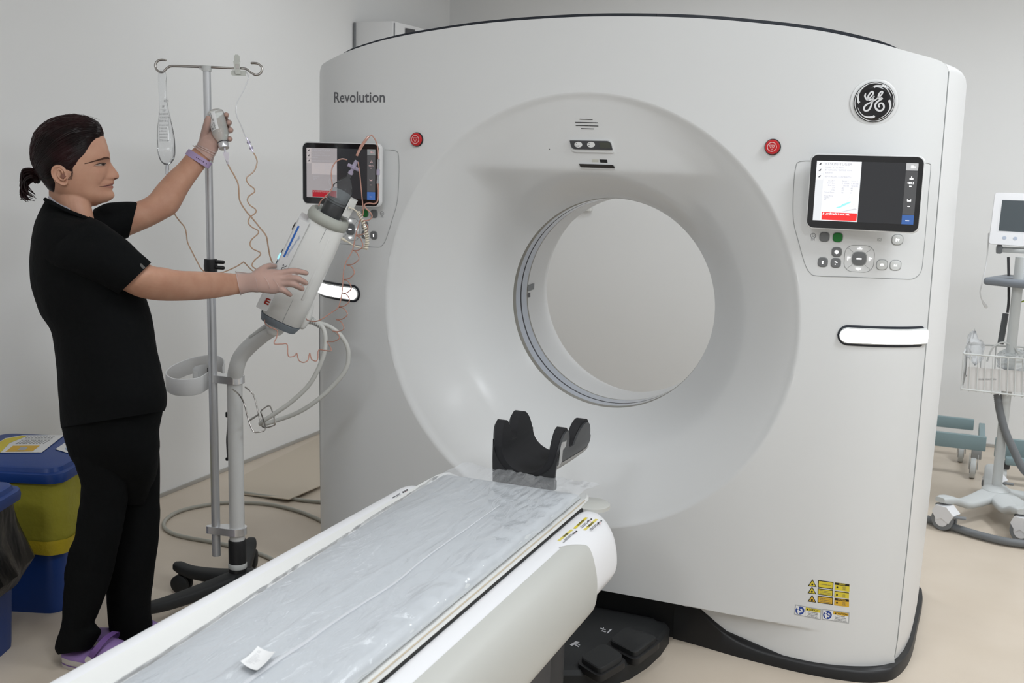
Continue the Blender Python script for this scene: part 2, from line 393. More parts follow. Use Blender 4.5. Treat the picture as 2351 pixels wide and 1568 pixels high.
# marks inside the bore (laser window and a small label on the liner)
def bore_pt(u, v, off=0.003):
    best = None
    for y in np.linspace(0.36, 0.8, 400):
        P = PY(y, u, v)
        if math.hypot(P[0], P[2]-ZC) >= RB-off: best = P; break
    return best if best is not None else PY(0.6, u, v)
for pts, m, nm in (([(1212, 656), (1227, 650), (1226, 664), (1212, 669)], midgrey, 'laser_window'), ([(1212.5, 673), (1217.5, 672), (1217.5, 682), (1212.5, 683)], inkg, 'bore_label')):
    MB().poly([bore_pt(u, v) for u, v in pts]).build(nm, m, g, 0)
# dark trim over the top edge and pale cap behind it
for (nm, m, y0, y1, dz, xe, zi) in (('top_trim', navy, 0.03, 0.45, 0.0125, 0.945, -0.05), ('rear_top_cap', lgrey, 0.45, 0.93, 0.018, 0.90, -0.05)):
    xs = np.linspace(-xe, xe, 80); mb = MB(); up = []; lo = []
    for x in xs:
        e = math.sqrt(max(0, 1-(abs(x)/xe)**14)); up.append((x, ztop(x)-0.012+(dz+0.012)*e)); lo.append((x, ztop(x)+zi))
    mb.prism(up+lo[::-1], lambda a, b, t: (a, max(t, planY(a)+0.012), b), y0, y1); mb.build(nm, m, g, 30)
for u in (1352, 1507):
    x = PY(0.03, u, 35)[0]; MB().box((x, 0.0285, ztop(x)+0.004), (0.0012, 0.002, 0.013)).build('trim_joint', ink, g, 0)
# black base: side feet and dark arch
for sgn in (-1, 1):
    pl = [(0.36, 0.065), (0.45, 0.05), (0.6, 0.02), (0.8, 0.0), (0.95, 0.012), (1.03, 0.05), (1.07, 0.11), (1.10, 0.25), (1.11, 0.5), (1.11, 0.85), (1.03, 0.95), (0.36, 0.95)]
    pl = [tuple(q)[:2] for q in spl([V(a, b, 0) for a, b in pl[:-1]], 4)]+[pl[-1]]
    pl = [(sgn*a, b) for a, b in pl]
    tp = lambda x: 0.145 if x < 0.40 else (zbot(x)+0.004)
    mb = MB(); n = len(pl); dense = []
    for i in range(n):
        a, b = np.array(pl[i]), np.array(pl[(i+1) % n]); k = 2
        dense += [tuple(a+(b-a)*t/k) for t in range(k)]
    tq_ = lambda x, y: tp(abs(x))*(1-0.5*sst(0.1, 0.8, y))
    lo = [(x, y-0.004, 0.0) for x, y in dense]; mid = [(x, y-0.004, tq_(x, y)-0.008) for x, y in dense]; up = [(x*0.998, y+0.004, tq_(x, y)) for x, y in dense]
    mb.loft([lo, mid, up]); mb.build('base', black, g, 50)
MB().box((0, 0.32, 0.085), (0.84, 0.5, 0.17)).build('base_arch', black, g, 0)
# emergency buttons
for sgn, (u, v) in ((-1, (956, 318)), (1, (1774, 336))):
    x, z = sgn*0.594, 1.624; y = FY(x, z)
    mb = MB(); mb.lathe([(0.024, 0.001), (0.024, 0.004), (0.0225, 0.006)], (x, y, z), (0, -1, 0), 40); o = mb.build('emergency_button', black, g)
    b = MB(); b.lathe([(0.0215, 0.004), (0.0215, 0.010), (0.019, 0.013), (0.0, 0.0135)], (x, y, z), (0, -1, 0), 40); lab(b.build('push_cap', red, o), 'red push cap')
    q = MB(); yy = y-0.0142
    def ringf(r0, r1, n=36):
        for k in range(n):
            a0, a1 = 2*math.pi*k/n, 2*math.pi*(k+1)/n
            q.poly([(x+r*math.cos(a), yy, z+r*math.sin(a)) for r, a in ((r0, a0), (r1, a0), (r1, a1), (r0, a1))])
    ringf(0.0125, 0.0142)
    T = [(-0.0085, 0.0055), (0.0085, 0.0055), (0.0, -0.0095)]
    for i in range(3):
        a, b2 = np.array(T[i]), np.array(T[(i+1) % 3]); d = nrm(b2-a)*0.0006; nn = np.array([-d[1], d[0]])
        q.poly([(x+p[0], yy, z+p[1]) for p in (a-d+nn, b2+d+nn, b2+d-nn, a-d-nn)])
    q.poly([(x-0.0009, yy, z+0.003), (x+0.0009, yy, z+0.003), (x+0.0004, yy, z-0.003), (x-0.0004, yy, z-0.003)])
    q.build('stop_symbol', pinkw, o, 0, fixn=False)
# handle lamps wrapping the corners
for sgn in (-1, 1):
    zc = 1.0795
    def hp(s, z, off):     # s runs along the plan curve from the inner end
        xs = 0.8186+s
        return (sgn*(min(xs, 1.064)+off*0.35*sst(0.95, 1.06, xs)), FY(min(xs, 1.064), z)-off, z)
    L = 0.262
    def slab(s0, s1, h, o0, o1, nm, m, par, endr=True):
        mb = MB(); N = 110; top = []; rws = []
        for i in range(N+1):
            s = s0+(s1-s0)*i/N
            hh = h
            if s-s0 < h: hh = math.sqrt(max(1e-8, h*h-(h-(s-s0))**2))
            if endr and s1-s < 0.008: hh = h-0.008+math.sqrt(max(0, 0.008**2-(0.008-(s1-s))**2))
            rws.append([hp(s, zc-hh, o0), hp(s, zc-hh*0.97, o1*0.7+o0*0.3), hp(s, zc-hh*0.86, o1), hp(s, zc, o1*1.02), hp(s, zc+hh*0.86, o1), hp(s, zc+hh*0.97, o1*0.7+o0*0.3), hp(s, zc+hh, o0)])
        mb.loft(rws, True, closed=False); return mb.build(nm, m, par, 50)
    o = slab(0.0, 0.236, 0.0315, -0.001, 0.004, 'handle_recess', navy, g)
    slab(0.006, 0.246, 0.0245, 0.003, 0.010, 'handle_frame', lgrey, o)
    lab(slab(0.009, 0.247, 0.0205, 0.009, 0.0125, 'lamp_strip', glow, o), 'glowing white light strip')

# ---- lettering, emblem, speaker, indicators, labels on the scanner face
def sf_xz(u, v): P = SF(u, v); return P[0], P[2]
x0, z0 = sf_xz(766, 225); x1, _ = sf_xz(882, 225)
mb = MB(); vs, fs = text2d('Revolution', 0.05, 'LEFT', 0.0006); wd_t = max(a for a, b in vs)-min(a for a, b in vs)
put_text(mb, 'Revolution', 0.05, lambda a, b: fmap(0.0008)(x0+a*(x1-x0)/wd_t, z0+b*1.02), bold=0.0006)
lab(mb.build('lettering', inkg, g, 0, fixn=False), 'dark grey word lettered on the scanner front')
# emblem
EX, EZ = sf_xz(2007, 234.5); EY = FY(EX, EZ)
sl = (FY(EX+0.03, EZ)-FY(EX-0.03, EZ))/0.06; en = nrm((sl, -1, 0)); ea = nrm((1, sl, 0))
def EM(a, b, off=0.0): return V(EX, EY, EZ)+ea*a+V(0, 0, 1)*b+en*off
RE = 0.0565
mb = MB(); mb.lathe([(0.066, -0.001), (0.063, 0.0005), (0.058, 0.0003)], EM(0, 0), en, 48, xdir=ea); mb.build('emblem_seat', white, g)
mb = MB(); mb.lathe([(RE, 0.0), (RE, 0.003), (RE-0.002, 0.005), (RE*0.7, 0.0065), (RE*0.35, 0.0072), (0.0, 0.0075)], EM(0, 0), en, 48, xdir=ea)
emb = mb.build('emblem', glassb, g); lab(emb, 'round black badge with silver swirled monogram')
def epx(cx, cy):  # crop coordinates (9.22 px per photo px) -> badge plane
    u, v = 1900+cx/9.2227, 150+cy/9.2227; P = PY(EY, u, v); return ((P[0]-EX)*1.0, P[2]-EZ)
def stroke(mb, pts, w, off=0.0085, n=8):
    P = spl([V(*epx(*p[:2]), 0) for p in pts], n); N = len(P); ws = np.interp(np.linspace(0, len(pts)-1, N), range(len(pts)), w) if hasattr(w, '__len__') else [w]*N
    L, Rr = [], []
    for i in range(N):
        t = nrm(P[min(i+1, N-1)]-P[max(i-1, 0)]); nn = V(-t[1], t[0], 0); L.append(EM(*(P[i]+nn*ws[i]/2)[:2], off)); Rr.append(EM(*(P[i]-nn*ws[i]/2)[:2], off))
    for i in range(N-1): mb.poly([L[i], L[i+1], Rr[i+1], Rr[i]])
mb = MB()
for k in range(60):
    a0, a1 = 2*math.pi*k/60, 2*math.pi*(k+1)/60
    mb.poly([EM(r*math.cos(a), r*math.sin(a), 0.0058) for r, a in ((RE*0.93, a0), (RE*0.965, a0), (RE*0.965, a1), (RE*0.93, a1))])
sw = 0.0045
stroke(mb, [(800, 600), (785, 660), (830, 735), (900, 680), (960, 600), (935, 560), (880, 610), (850, 680), (870, 735), (930, 715), (985, 655)], [0.003, 0.005, 0.004, 0.004, 0.004, 0.004, 0.0045, 0.005, 0.0045, 0.004, 0.003])
stroke(mb, [(975, 650), (945, 740), (915, 860), (860, 950), (790, 965), (760, 920), (800, 850), (900, 790), (1010, 730), (1060, 690), (1120, 640), (1160, 575), (1130, 560), (1080, 620), (1070, 690), (1110, 700), (1150, 690)], [0.004, 0.005, 0.005, 0.005, 0.005, 0.005, 0.005, 0.004, 0.0035, 0.004, 0.004, 0.004, 0.004, 0.005, 0.005, 0.0045, 0.004])
stroke(mb, [(1165, 700), (1100, 735), (1030, 790), (1000, 860), (1030, 935), (1100, 965), (1170, 930), (1185, 860), (1145, 805), (1090, 820), (1075, 860), (1095, 890)], [0.0035, 0.005, 0.0055, 0.0055, 0.0055, 0.0055, 0.005, 0.005, 0.005, 0.0045, 0.0045, 0.0035])
for pts in ([(975, 465), (1020, 445), (1130, 440), (1230, 480), (1300, 570), (1345, 680)], [(1295, 735), (1315, 790), (1325, 880), (1280, 985), (1190, 1075), (1080, 1130)],
            [(990, 1070), (950, 1095), (850, 1100), (760, 1075), (680, 1000), (635, 900)], [(670, 800), (645, 770), (640, 680), (665, 590), (730, 500), (830, 425)]):
    stroke(mb, pts, [0.0065, 0.0065, 0.0045, 0.003, 0.002, 0.001], 0.0066)
mb.build('monogram', mat('badge_silver', (0.78, 0.78, 0.79), 0.25, metal=0.3), emb, 0, fixn=False)
# speaker slots
mb = MB()
for (ua, va, ub, vb) in ((1331.5, 273.7, 1360, 274.5), (1321.5, 280.9, 1372, 282), (1322.5, 288, 1373, 289.3), (1334.5, 295, 1363, 296)):
    a, b = SF(ua, va), SF(ub, vb)
    P = [a+(b-a)*t for t in np.linspace(0, 1, 8)]; mb.tube([(p[0], FY(p[0], p[2])-0.0002, p[2]) for p in P], 0.0013, 6, round_ends=True)
mb.build('speaker_slots', ink, g)
def sf_plate(pts, name, m, off=0.002, par=None, lbl=None, n=10):
    # plate over the scanner face: pts in px, edges subdivided
    P = [sf_xz(*p) for p in pts]; c = np.mean(P, axis=0); rws = []
    for s in np.linspace(0, 1, n): rws.append([fmap(off)(*(c+(np.array(p)-c)*s)) for p in P])
    mb = MB(); mb.loft(rws, False); mb.loft([rws[-1], [(a, b+off+0.001, cc) for a, b, cc in rws[-1]]], False)
    o = mb.build(name, m, par or g, 30)
    if lbl: lab(o, lbl)
    return o
def rquad(tl, tr, br, bl, r=0.15, n=5):
    Q = [np.array(q, float) for q in (tl, tr, br, bl)]; out = []
    rs = r if hasattr(r, '__len__') else [r]*4
    for i in range(4):
        p, a, b = Q[i], Q[i-1], Q[(i+1) % 4]; h = min(np.linalg.norm(Q[3]-Q[0]), np.linalg.norm(Q[1]-Q[0]))
        s0 = p+(a-p)/np.linalg.norm(a-p)*h*rs[i]; s1 = p+(b-p)/np.linalg.norm(b-p)*h*rs[i]
        for k in range(n+1): t = k/n; out.append(tuple((1-t)**2*s0+2*t*(1-t)*p+t*t*s1))
    return out
sf_plate(rquad((1308, 321), (1405, 322), (1410, 351), (1313, 349), (.1, .4, .1, .4)), 'indicator_pod', white, 0.006)
ip = sf_plate(rquad((1310, 322.5), (1403, 324), (1408, 344.5), (1315, 342.5), (0.08, .45, .08, .45)), 'indicator_panel', darkgrey, 0.010, lbl='dark breathing indicator panel with two face icons')
def sfm(off): return lambda u, v: tuple(SF(u, v, off))
mb = MB()
for cx, op in ((1330.5, 1), (1359.5, 0)):
    c = (cx, 332.3); pts = [(c[0]+9*math.cos(a), c[1]+6.6*math.sin(a)) for a in np.linspace(0, 2*math.pi, 24, endpoint=False)]
    mb.poly([sfm(0.0112)(u, v) for u, v in pts]); mb.poly([sfm(0.0112)(u, v) for u, v in [(c[0]-9.5, c[1]-2), (c[0]-7, c[1]-4), (c[0]-6, c[1]+3)]])
mb.build('face_icons', paper, ip, 0, fixn=False)
mb = MB()
for cx, op in ((1330.5, 1), (1359.5, 0)):
    mb.poly([sfm(0.0118)(u, v) for u, v in [(cx-5, 328.6), (cx-3.6, 328.4), (cx-3.4, 330), (cx-4.8, 330)]])
    if op: mb.poly([sfm(0.0118)(u, v) for u, v in [(cx-8, 334.5), (cx, 334.8), (cx+2.5, 333.5), (cx+1, 336.3), (cx-6, 336)]])
    else: mb.poly([sfm(0.0118)(u, v) for u, v in [(cx-7, 333.5), (cx-3, 333), (cx-4, 335), (cx-5, 334.5)]])
    mb.build('face_feature', ink, ip, 0, fixn=False); mb = MB()
sf_plate([(1378, 327), (1401, 327.6), (1405, 341), (1380.5, 340.5)], 'counter_window', mat('counter_glass', (0.07, 0.075, 0.06), 0.3), 0.0112, par=ip)
sf_plate(rquad((1330, 375), (1407, 377), (1413, 389), (1333, 387), (.1, .4, .1, .4)), 'laser_pod', white, 0.004)
sf_plate(rquad((1331, 376), (1409, 378.5), (1412.5, 386.5), (1334, 384), (.1, .45, .1, .45)), 'laser_window', glassb, 0.0065, lbl='slim black alignment light window')
sf_plate([(1376.5, 366), (1393.5, 366.5), (1395, 374), (1378.5, 373)], 'info_label', ink, 0.0008)
mb = MB()
for k, v in enumerate((367.2, 369.4, 371.6)): mb.poly([sfm(0.0008)(*q) for q in [(1359, v-.5), (1374, v-.3), (1374, v+.3), (1359, v+.2)]])
mb.build('info_print', mat('olive_ink', (0.45, 0.44, 0.25), 0.6), g, 0, fixn=False)
MB().tube([SF(1261.5, 342.5, -0.001), SF(1261.5, 342.5, 0.0006)], 0.0015, 8).build('screw_hole', ink, g)
# ---- control panels (right one traced, left one its mirror image)
PAN = [(1872, 369), (1846, 369.5), (1834, 372), (1828, 380), (1823, 415), (1820.5, 477), (1823, 515), (1832, 550), (1843, 590), (1851, 613), (1860, 626), (1876, 633), (1960, 636), (2060, 640), (2089, 641), (2102, 637), (2112, 627), (2118, 606), (2126, 520), (2132, 440), (2137, 385), (2134, 376), (2122, 374)]
PXZ = [sf_xz(*p) for p in PAN]
KEYS = [  # kind, u, v, half size px
    ('grey', 1893, 544, 10), ('green', 1923.5, 545, 10), ('dark', 1921, 578.5, 10), ('dark', 1889, 602, 10), ('dark', 1919, 603.5, 10), ('white', 2060.5, 550.5, 10.5), ('white', 2025, 608, 10.5), ('white', 2056, 609, 10.5)]
def panel(sgn):
    pc = MB().tube([(sgn*x, FY(x, z)-0.0002, z) for x, z in [tuple(q)[:2] for q in spl([V(a, b, 0) for a, b in PXZ], 6)]], 0.0011, 6).build('control_panel', lineg, g)
    lab(pc, 'control panel of keys below the %s display' % ('right' if sgn > 0 else 'left'))
    def key(u, v, h, m, par, name='key', rim=True, r=0.35):
        x, z = sf_xz(u, v); s = h*0.00134
        out = rrect(x-s, z-s, x+s, z+s, s*0.75, 4)
        if rim:
            o2 = rrect(x-s*1.12, z-s*1.12, x+s*1.12, z+s*1.12, s*0.8, 4)
            mb = MB(); mb.loft([[(sgn*a, FY(a, b)+0.001, b) for a, b in o2], [(sgn*a, FY(a, b)-0.0008, b) for a, b in o2]]); mb.build('key_rim', lineg, par, 30)
        mb = MB(); o3 = [(x+(a-x)*0.9, z+(b-z)*0.9) for a, b in out]
        mb.loft([[(sgn*a, FY(a, b)+0.001, b) for a, b in out], [(sgn*a, FY(a, b)-0.002, b) for a, b in out], [(sgn*a, FY(a, b)-0.003, b) for a, b in o3]])
        return mb.build(name, m, par, 30), x, z
    icons = MB(); FI = lambda x, z, off=0.0036: (sgn*x, FY(x, z)-off, z)
    def blob(cx, cz, w, h): icons.poly([FI(a, b) for a, b in rrect(cx-w/2, cz-h/2, cx+w/2, cz+h/2, min(w, h)*0.4, 3)])
    for i, (kd, u, v, h) in enumerate(KEYS):
        o, x, z = key(u, v, h, {'grey': keyg, 'green': green, 'dark': keyg, 'white': keyw}[kd], pc)
        if i == 2:
            for k in range(4): 
                a = math.pi*k/4; d = (math.cos(a)*0.0058, math.sin(a)*0.0058)
                icons.poly([FI(x+d[0]-d[1]*.22, z+d[1]+d[0]*.22), FI(x+d[0]+d[1]*.22, z+d[1]-d[0]*.22), FI(x-d[0]+d[1]*.22, z-d[1]-d[0]*.22), FI(x-d[0]-d[1]*.22, z-d[1]+d[0]*.22)])
        elif i == 3: blob(x, z+0.002, 0.005, 0.005); blob(x, z-0.003, 0.004, 0.005)
        elif i == 4: blob(x-0.001, z+0.003, 0.005, 0.003); blob(x+0.003, z+0.001, 0.004, 0.002); blob(x-0.001, z-0.004, 0.003, 0.003)
        elif i == 5: blob(x-0.003, z, 0.002, 0.010); blob(x+0.001, z+0.001, 0.009, 0.003); blob(x+0.003, z-0.002, 0.002, 0.004)
        elif i == 6: blob(x, z-0.0005, 0.009, 0.003); blob(x-0.002, z+0.002, 0.003, 0.003); blob(x+0.002, z+0.002, 0.003, 0.003)
        elif i == 7: blob(x, z-0.002, 0.009, 0.002); blob(x-0.002, z+0.001, 0.004, 0.0015); blob(x+0.0035, z+0.0, 0.0018, 0.005)
    # navigation pad
    cx, cz = sf_xz(1972.5, 594); h = 0.041
    out = rrect(cx-h, cz-h*0.95, cx+h, cz+h*0.95, h*0.62, 8)
    MB().tube([FI(a, b, 0.0) for a, b in out+[out[0]]], 0.0009, 6).build('pad_outline', lineg, pc)
    for sx in (-1, 1):
        for sz in (-1, 1): MB().tube([FI(cx+sx*0.018, cz+sz*0.018, 0), FI(cx+sx*0.033, cz+sz*0.031, 0)], 0.0006, 6).build('pad_divider', lineg, pc)
    key(1972.5, 594, 14, keyg, pc)
    blob(cx, cz, 0.015, 0.004); blob(cx, cz+0.029, 0.014, 0.0035); blob(cx, cz+0.0315, 0.004, 0.005); blob(cx, cz-0.029, 0.014, 0.0035); blob(cx, cz-0.0315, 0.004, 0.005)
    blob(cx-0.031, cz, 0.003, 0.011); blob(cx-0.028, cz+0.002, 0.008, 0.003); blob(cx+0.029, cz, 0.003, 0.011); blob(cx+0.032, cz+0.002, 0.008, 0.003)
    io = icons.build('key_icons', iconw, pc, 0, fixn=False); lab(io, 'glowing white key symbols')
    # head outline icon
    hi = MB(); x, z = sf_xz(1867, 541)
    hi.tube([FI(a, b, 0.0002) for a, b in circ(x, z, 0.0072, 20)+[(x+0.0072, z)]], 0.0006, 5)
    for a, b in ((-0.0028, 0.0015), (0.0028, 0.0015), (0, -0.003)): hi.tube([FI(x+a, z+b, 0), FI(x+a, z+b, 0.0012)], 0.0011, 6)
    hi.tube([FI(x-0.004, z-0.0065, 0.0002), FI(x-0.005, z-0.010, 0.0002), FI(x+0.005, z-0.010, 0.0002), FI(x+0.004, z-0.0065, 0.0002)], 0.0006, 5)
    for a in (-0.004, 0, 0.004): hi.tube([FI(x+a, z-0.012, 0.0002), FI(x+a*1.2, z-0.0145, 0.0002)], 0.0006, 5)
    hi.build('head_symbol', inkg, pc)
    x, z = sf_xz(2019, 550); q = MB(); q.tube([FI(a, b, 0.0002) for a, b in rrect(x-0.005, z-0.004, x+0.005, z+0.004, 0.001)+[(x+0.005, z+0.003)]], 0.0004, 5); q.tube([FI(a, b, 0.0002) for a, b in circ(x, z, 0.0026, 12)], 0.0004, 5)
    q.build('lamp_symbol', lineg, pc)
panel(1); panel(-1)
# ---- touch displays
def display(sgn):
    YS = -0.045
    if sgn > 0: tl, tr, br, bl = [PY(YS, *q) for q in ((1860, 354), (2125, 356), (2111, 535), (1849, 526))]
    c0 = V(0.0)
    X0, X1, Z0, Z1 = DX0, DX1, DZ0, DZ1
    if sgn < 0: X0, X1 = -DX1, -DX0
    w, h = X1-X0, Z1-Z0
    out = rrect(X0, Z0, X1, Z1, 0.020, 8)
    mb = MB()
    def ins(o, d): return [((a-(X0+X1)/2)*(1-d/w)+(X0+X1)/2, (b-(Z0+Z1)/2)*(1-d/h)+(Z0+Z1)/2) for a, b in o]
    mb.loft([[(a, YS+0.022, b) for a, b in ins(out, 0.01)], [(a, YS+0.018, b) for a, b in out], [(a, YS+0.003, b) for a, b in out], [(a, YS, b) for a, b in ins(out, 0.003)]])
    d = mb.build('display', white2, g, 40); lab(d, '%s touch display in a white frame' % ('right' if sgn > 0 else 'left'))
    xc = (X0+X1)/2; MB().box((xc+(-sgn)*0.05, YS+0.045, (Z0+Z1)/2-0.02), (w*0.45, 0.055, h*0.5), 0.008).build('mounting_arm', white2, d)
    MB().loft([[(a, YS+0.001, b) for a, b in ins(out, 0.007)], [(a, YS-0.0012, b) for a, b in ins(out, 0.007)]]).build('bezel', glassb, d, 30)
    # picture area, (s, t) in 0..1 from the top left
    ax0, ax1, az0, az1 = X0+w*0.062, X1-w*0.055, Z1-h*0.095, Z0+h*0.115
    def Q(s, t, o=0.0): return (ax0+(ax1-ax0)*s, YS-0.0016-o, az0+(az1-az0)*t)
    def rect(s0, t0, s1, t1, nm, m, o=0.0, lbl=None):
        ob = MB().poly([Q(s0, t0, o), Q(s1, t0, o), Q(s1, t1, o), Q(s0, t1, o)]).build(nm, m, d, 0, fixn=False)
        if lbl: lab(ob, lbl)
        return ob
    W_, G_, R_ = (scr_w, scr_g, scr_r) if sgn > 0 else (scr_w2, scr_g2, scr_r2)
    rect(0, 0, 1, 1, 'screen', scr_off)
    rect(0, 0, 0.45, 1, 'record_page', G_, 0.0003, 'pale patient record page filling the left half of the display')
    rect(0.078, 0.30, 0.446, 0.53, 'table_field', W_, 0.0005); 
    if sgn > 0: rect(0.078, 0.0, 0.446, 0.985, 'record_body', W_, 0.0004)
    for k in range(3): rect(0.003, 0.005+k*0.105, 0.072, 0.10+k*0.105, 'tab', W_, 0.0006)
    rect(0.088, 0.855, 0.443, 0.985, 'alert_bar', R_, 0.0007)
    rect(0.885, 0.0, 1, 0.12, 'exit_key', silv if sgn < 0 else mat('scr_key', 0.3, 0.3, emit=(0.35, 0.35, 0.36), es=0.8), 0.0005)
    rect(0.885, 0.128, 1, 0.84, 'side_bar', scr_k, 0.0005)
    rect(0.885, 0.845, 1, 1, 'corner_key', scr_b, 0.0005)
    T = MB(); o = 0.0010
    k = (ax1-ax0)
    def tx(s, t, txt, size, mbx=T, al='LEFT'): put_text(mbx, txt, size, lambda a, b: (ax0+k*s+a, YS-0.0016-o, az0+(az1-az0)*t+b), al)
    tx(0.088, 0.05, 'KESKIN^TUGBA', 0.0105)
    for t, n_ in ((0.105, 'Female   F   42 Years'), (0.15, 'BT KRANIAL / DIFFUZ YON'), (0.195, 'abdomen'), (0.26, 'BEYIN BAZAL KONTRASTLI')): tx(0.09, t, n_, 0.006)
    for t, a, b_, c_ in ((0.325, 'SCOUT', 'Scout 1', 'Scout 2'), (0.365, 'Start Loc', 'S 50.000', 'S 50.000'), (0.405, 'End Loc', 'I 350.00', 'I 350.00'), (0.445, 'kV', '80', '80'), (0.48, 'mA', '40', '40'), (0.52, 'Scout Plane', '90', '0')):
        tx(0.20, t, a, 0.006, T, 'RIGHT'); tx(0.27, t, b_, 0.006); tx(0.36, t, c_, 0.006)
    for t, a in ((0.58, 'Head First'), (0.61, 'Supine'), (0.64, 'AP')): tx(0.098, t, a, 0.006)
    T.build('record_text', scr_t, d, 0, fixn=False)
    Wt = MB(); tx(0.118, 0.878, 'Landmark is not set.', 0.0085, Wt)
    Wt.poly([Q(0.095, 0.895, o), Q(0.112, 0.895, o), Q(0.103, 0.862, o)])
    tx(0.94, 0.325, '480.5', 0.0085, Wt, 'CENTER')
    for (s, t, a, b_) in ((0.945, 0.255, 0.010, 0.0035), (0.945, 0.24, 0.002, 0.008), (0.94, 0.375, 0.006, 0.002), (0.94, 0.615, 0.010, 0.003), (0.925, 0.597, 0.0025, 0.0025), (0.955, 0.597, 0.0025, 0.0025), (0.94, 0.705, 0.006, 0.002), (0.945, 0.06, 0.007, 0.007), (0.965, 0.06, 0.006, 0.0025), (0.94, 0.94, 0.010, 0.002)):
        x, _, z = Q(s, t); Wt.poly([(x-a/2, YS-0.0016-o, z-b_/2), (x+a/2, YS-0.0016-o, z-b_/2), (x+a/2, YS-0.0016-o, z+b_/2), (x-a/2, YS-0.0016-o, z+b_/2)])
    Wt.build('white_symbols', iconw if sgn > 0 else pinkw, d, 0, fixn=False)
    K = MB()
    for t in (0.048, 0.153, 0.258): 
        x, _, z = Q(0.037, t); K.poly([(x-0.004, YS-0.0028, z-0.003), (x+0.002, YS-0.0028, z-0.003), (x+0.004, YS-0.0028, z+0.004), (x-0.001, YS-0.0028, z+0.001)])
    K.build('tab_symbols', inkg, d, 0, fixn=False)
    P = MB()
    P.poly([Q(0.235, 0.86, .0008), Q(0.42, 0.77, .0008), Q(0.44, 0.79, .0008), Q(0.25, 0.885-0.03, .0008)])
    P.tube([Q(*q, 0.0008) for q in circ(0.37, 0.665, 0.035, 20, 0.085)], 0.0003, 4); P.build('scanner_drawing', mat('scr_line', 0.4, 0.4, emit=(0.5, 0.5, 0.53), es=0.7) if sgn > 0 else scr_t, d, 0, fixn=False)
    if sgn > 0: MB().poly([Q(*q, 0.0012) for q in ((0.225, 0.775), (0.26, 0.78), (0.30, 0.745), (0.36, 0.69), (0.375, 0.675), (0.37, 0.66), (0.33, 0.685), (0.29, 0.71), (0.27, 0.745), (0.24, 0.76))]).build('patient_figure', scr_c, d, 0, fixn=False)
_c = [PY(-0.045, *q) for q in ((1860.5, 354), (2125, 356), (2111, 535), (1849.5, 526))]
DX0 = (_c[0][0]+_c[3][0])/2; DX1 = (_c[1][0]+_c[2][0])/2; DZ1 = (_c[0][2]+_c[1][2])/2; DZ0 = (_c[2][2]+_c[3][2])/2
display(1)
_c2 = [PY(-0.045, *q) for q in ((716, 326), (887.5, 331), (887.5, 479), (724, 474))]
display(-1)
# ---- warning labels low on the right, traced on the scanner face
lb = MB(); LM = [yel, ora, ink, silv, paper, lblue, inkg]
def LP(cx, cy, off): return tuple(SF(1820+cx/12.0625, 1310+cy/12.0625, off))
def lq(q, m, off):
    if len(q) != 4: lb.poly([LP(a, b, off) for a, b in q], m); return
    n = 8; g_ = [[LP(*lerp2(q, i/n, j/3), off) for i in range(n+1)] for j in range(4)]
    lb.loft(g_, False, m, closed=False)
def lerp2(q, s, t): a = np.array(q[0])+(np.array(q[1])-q[0])*s; b = np.array(q[3])+(np.array(q[2])-q[3])*s; return tuple(a+(b-a)*t)
def sub(q, s0, t0, s1, t1): return [lerp2(q, s0, t0), lerp2(q, s1, t0), lerp2(q, s1, t1), lerp2(q, s0, t1)]
def ltext(q, s, t, txt, hgt, m, off, wfrac=None):
    vs, fs = text2d(txt, 1.0, 'CENTER', 0.02)
    H = np.linalg.norm(np.array(q[3])-q[0]); Wd = np.linalg.norm(np.array(q[1])-q[0])
    wt = max(a for a, b in vs)-min(a for a, b in vs); k = hgt/1.0
    kx = (wfrac*Wd/wt) if wfrac else hgt*H
    lb.add([LP(*lerp2(q, s+a*kx/Wd, t-b*hgt), off) for a, b in vs], fs, m)
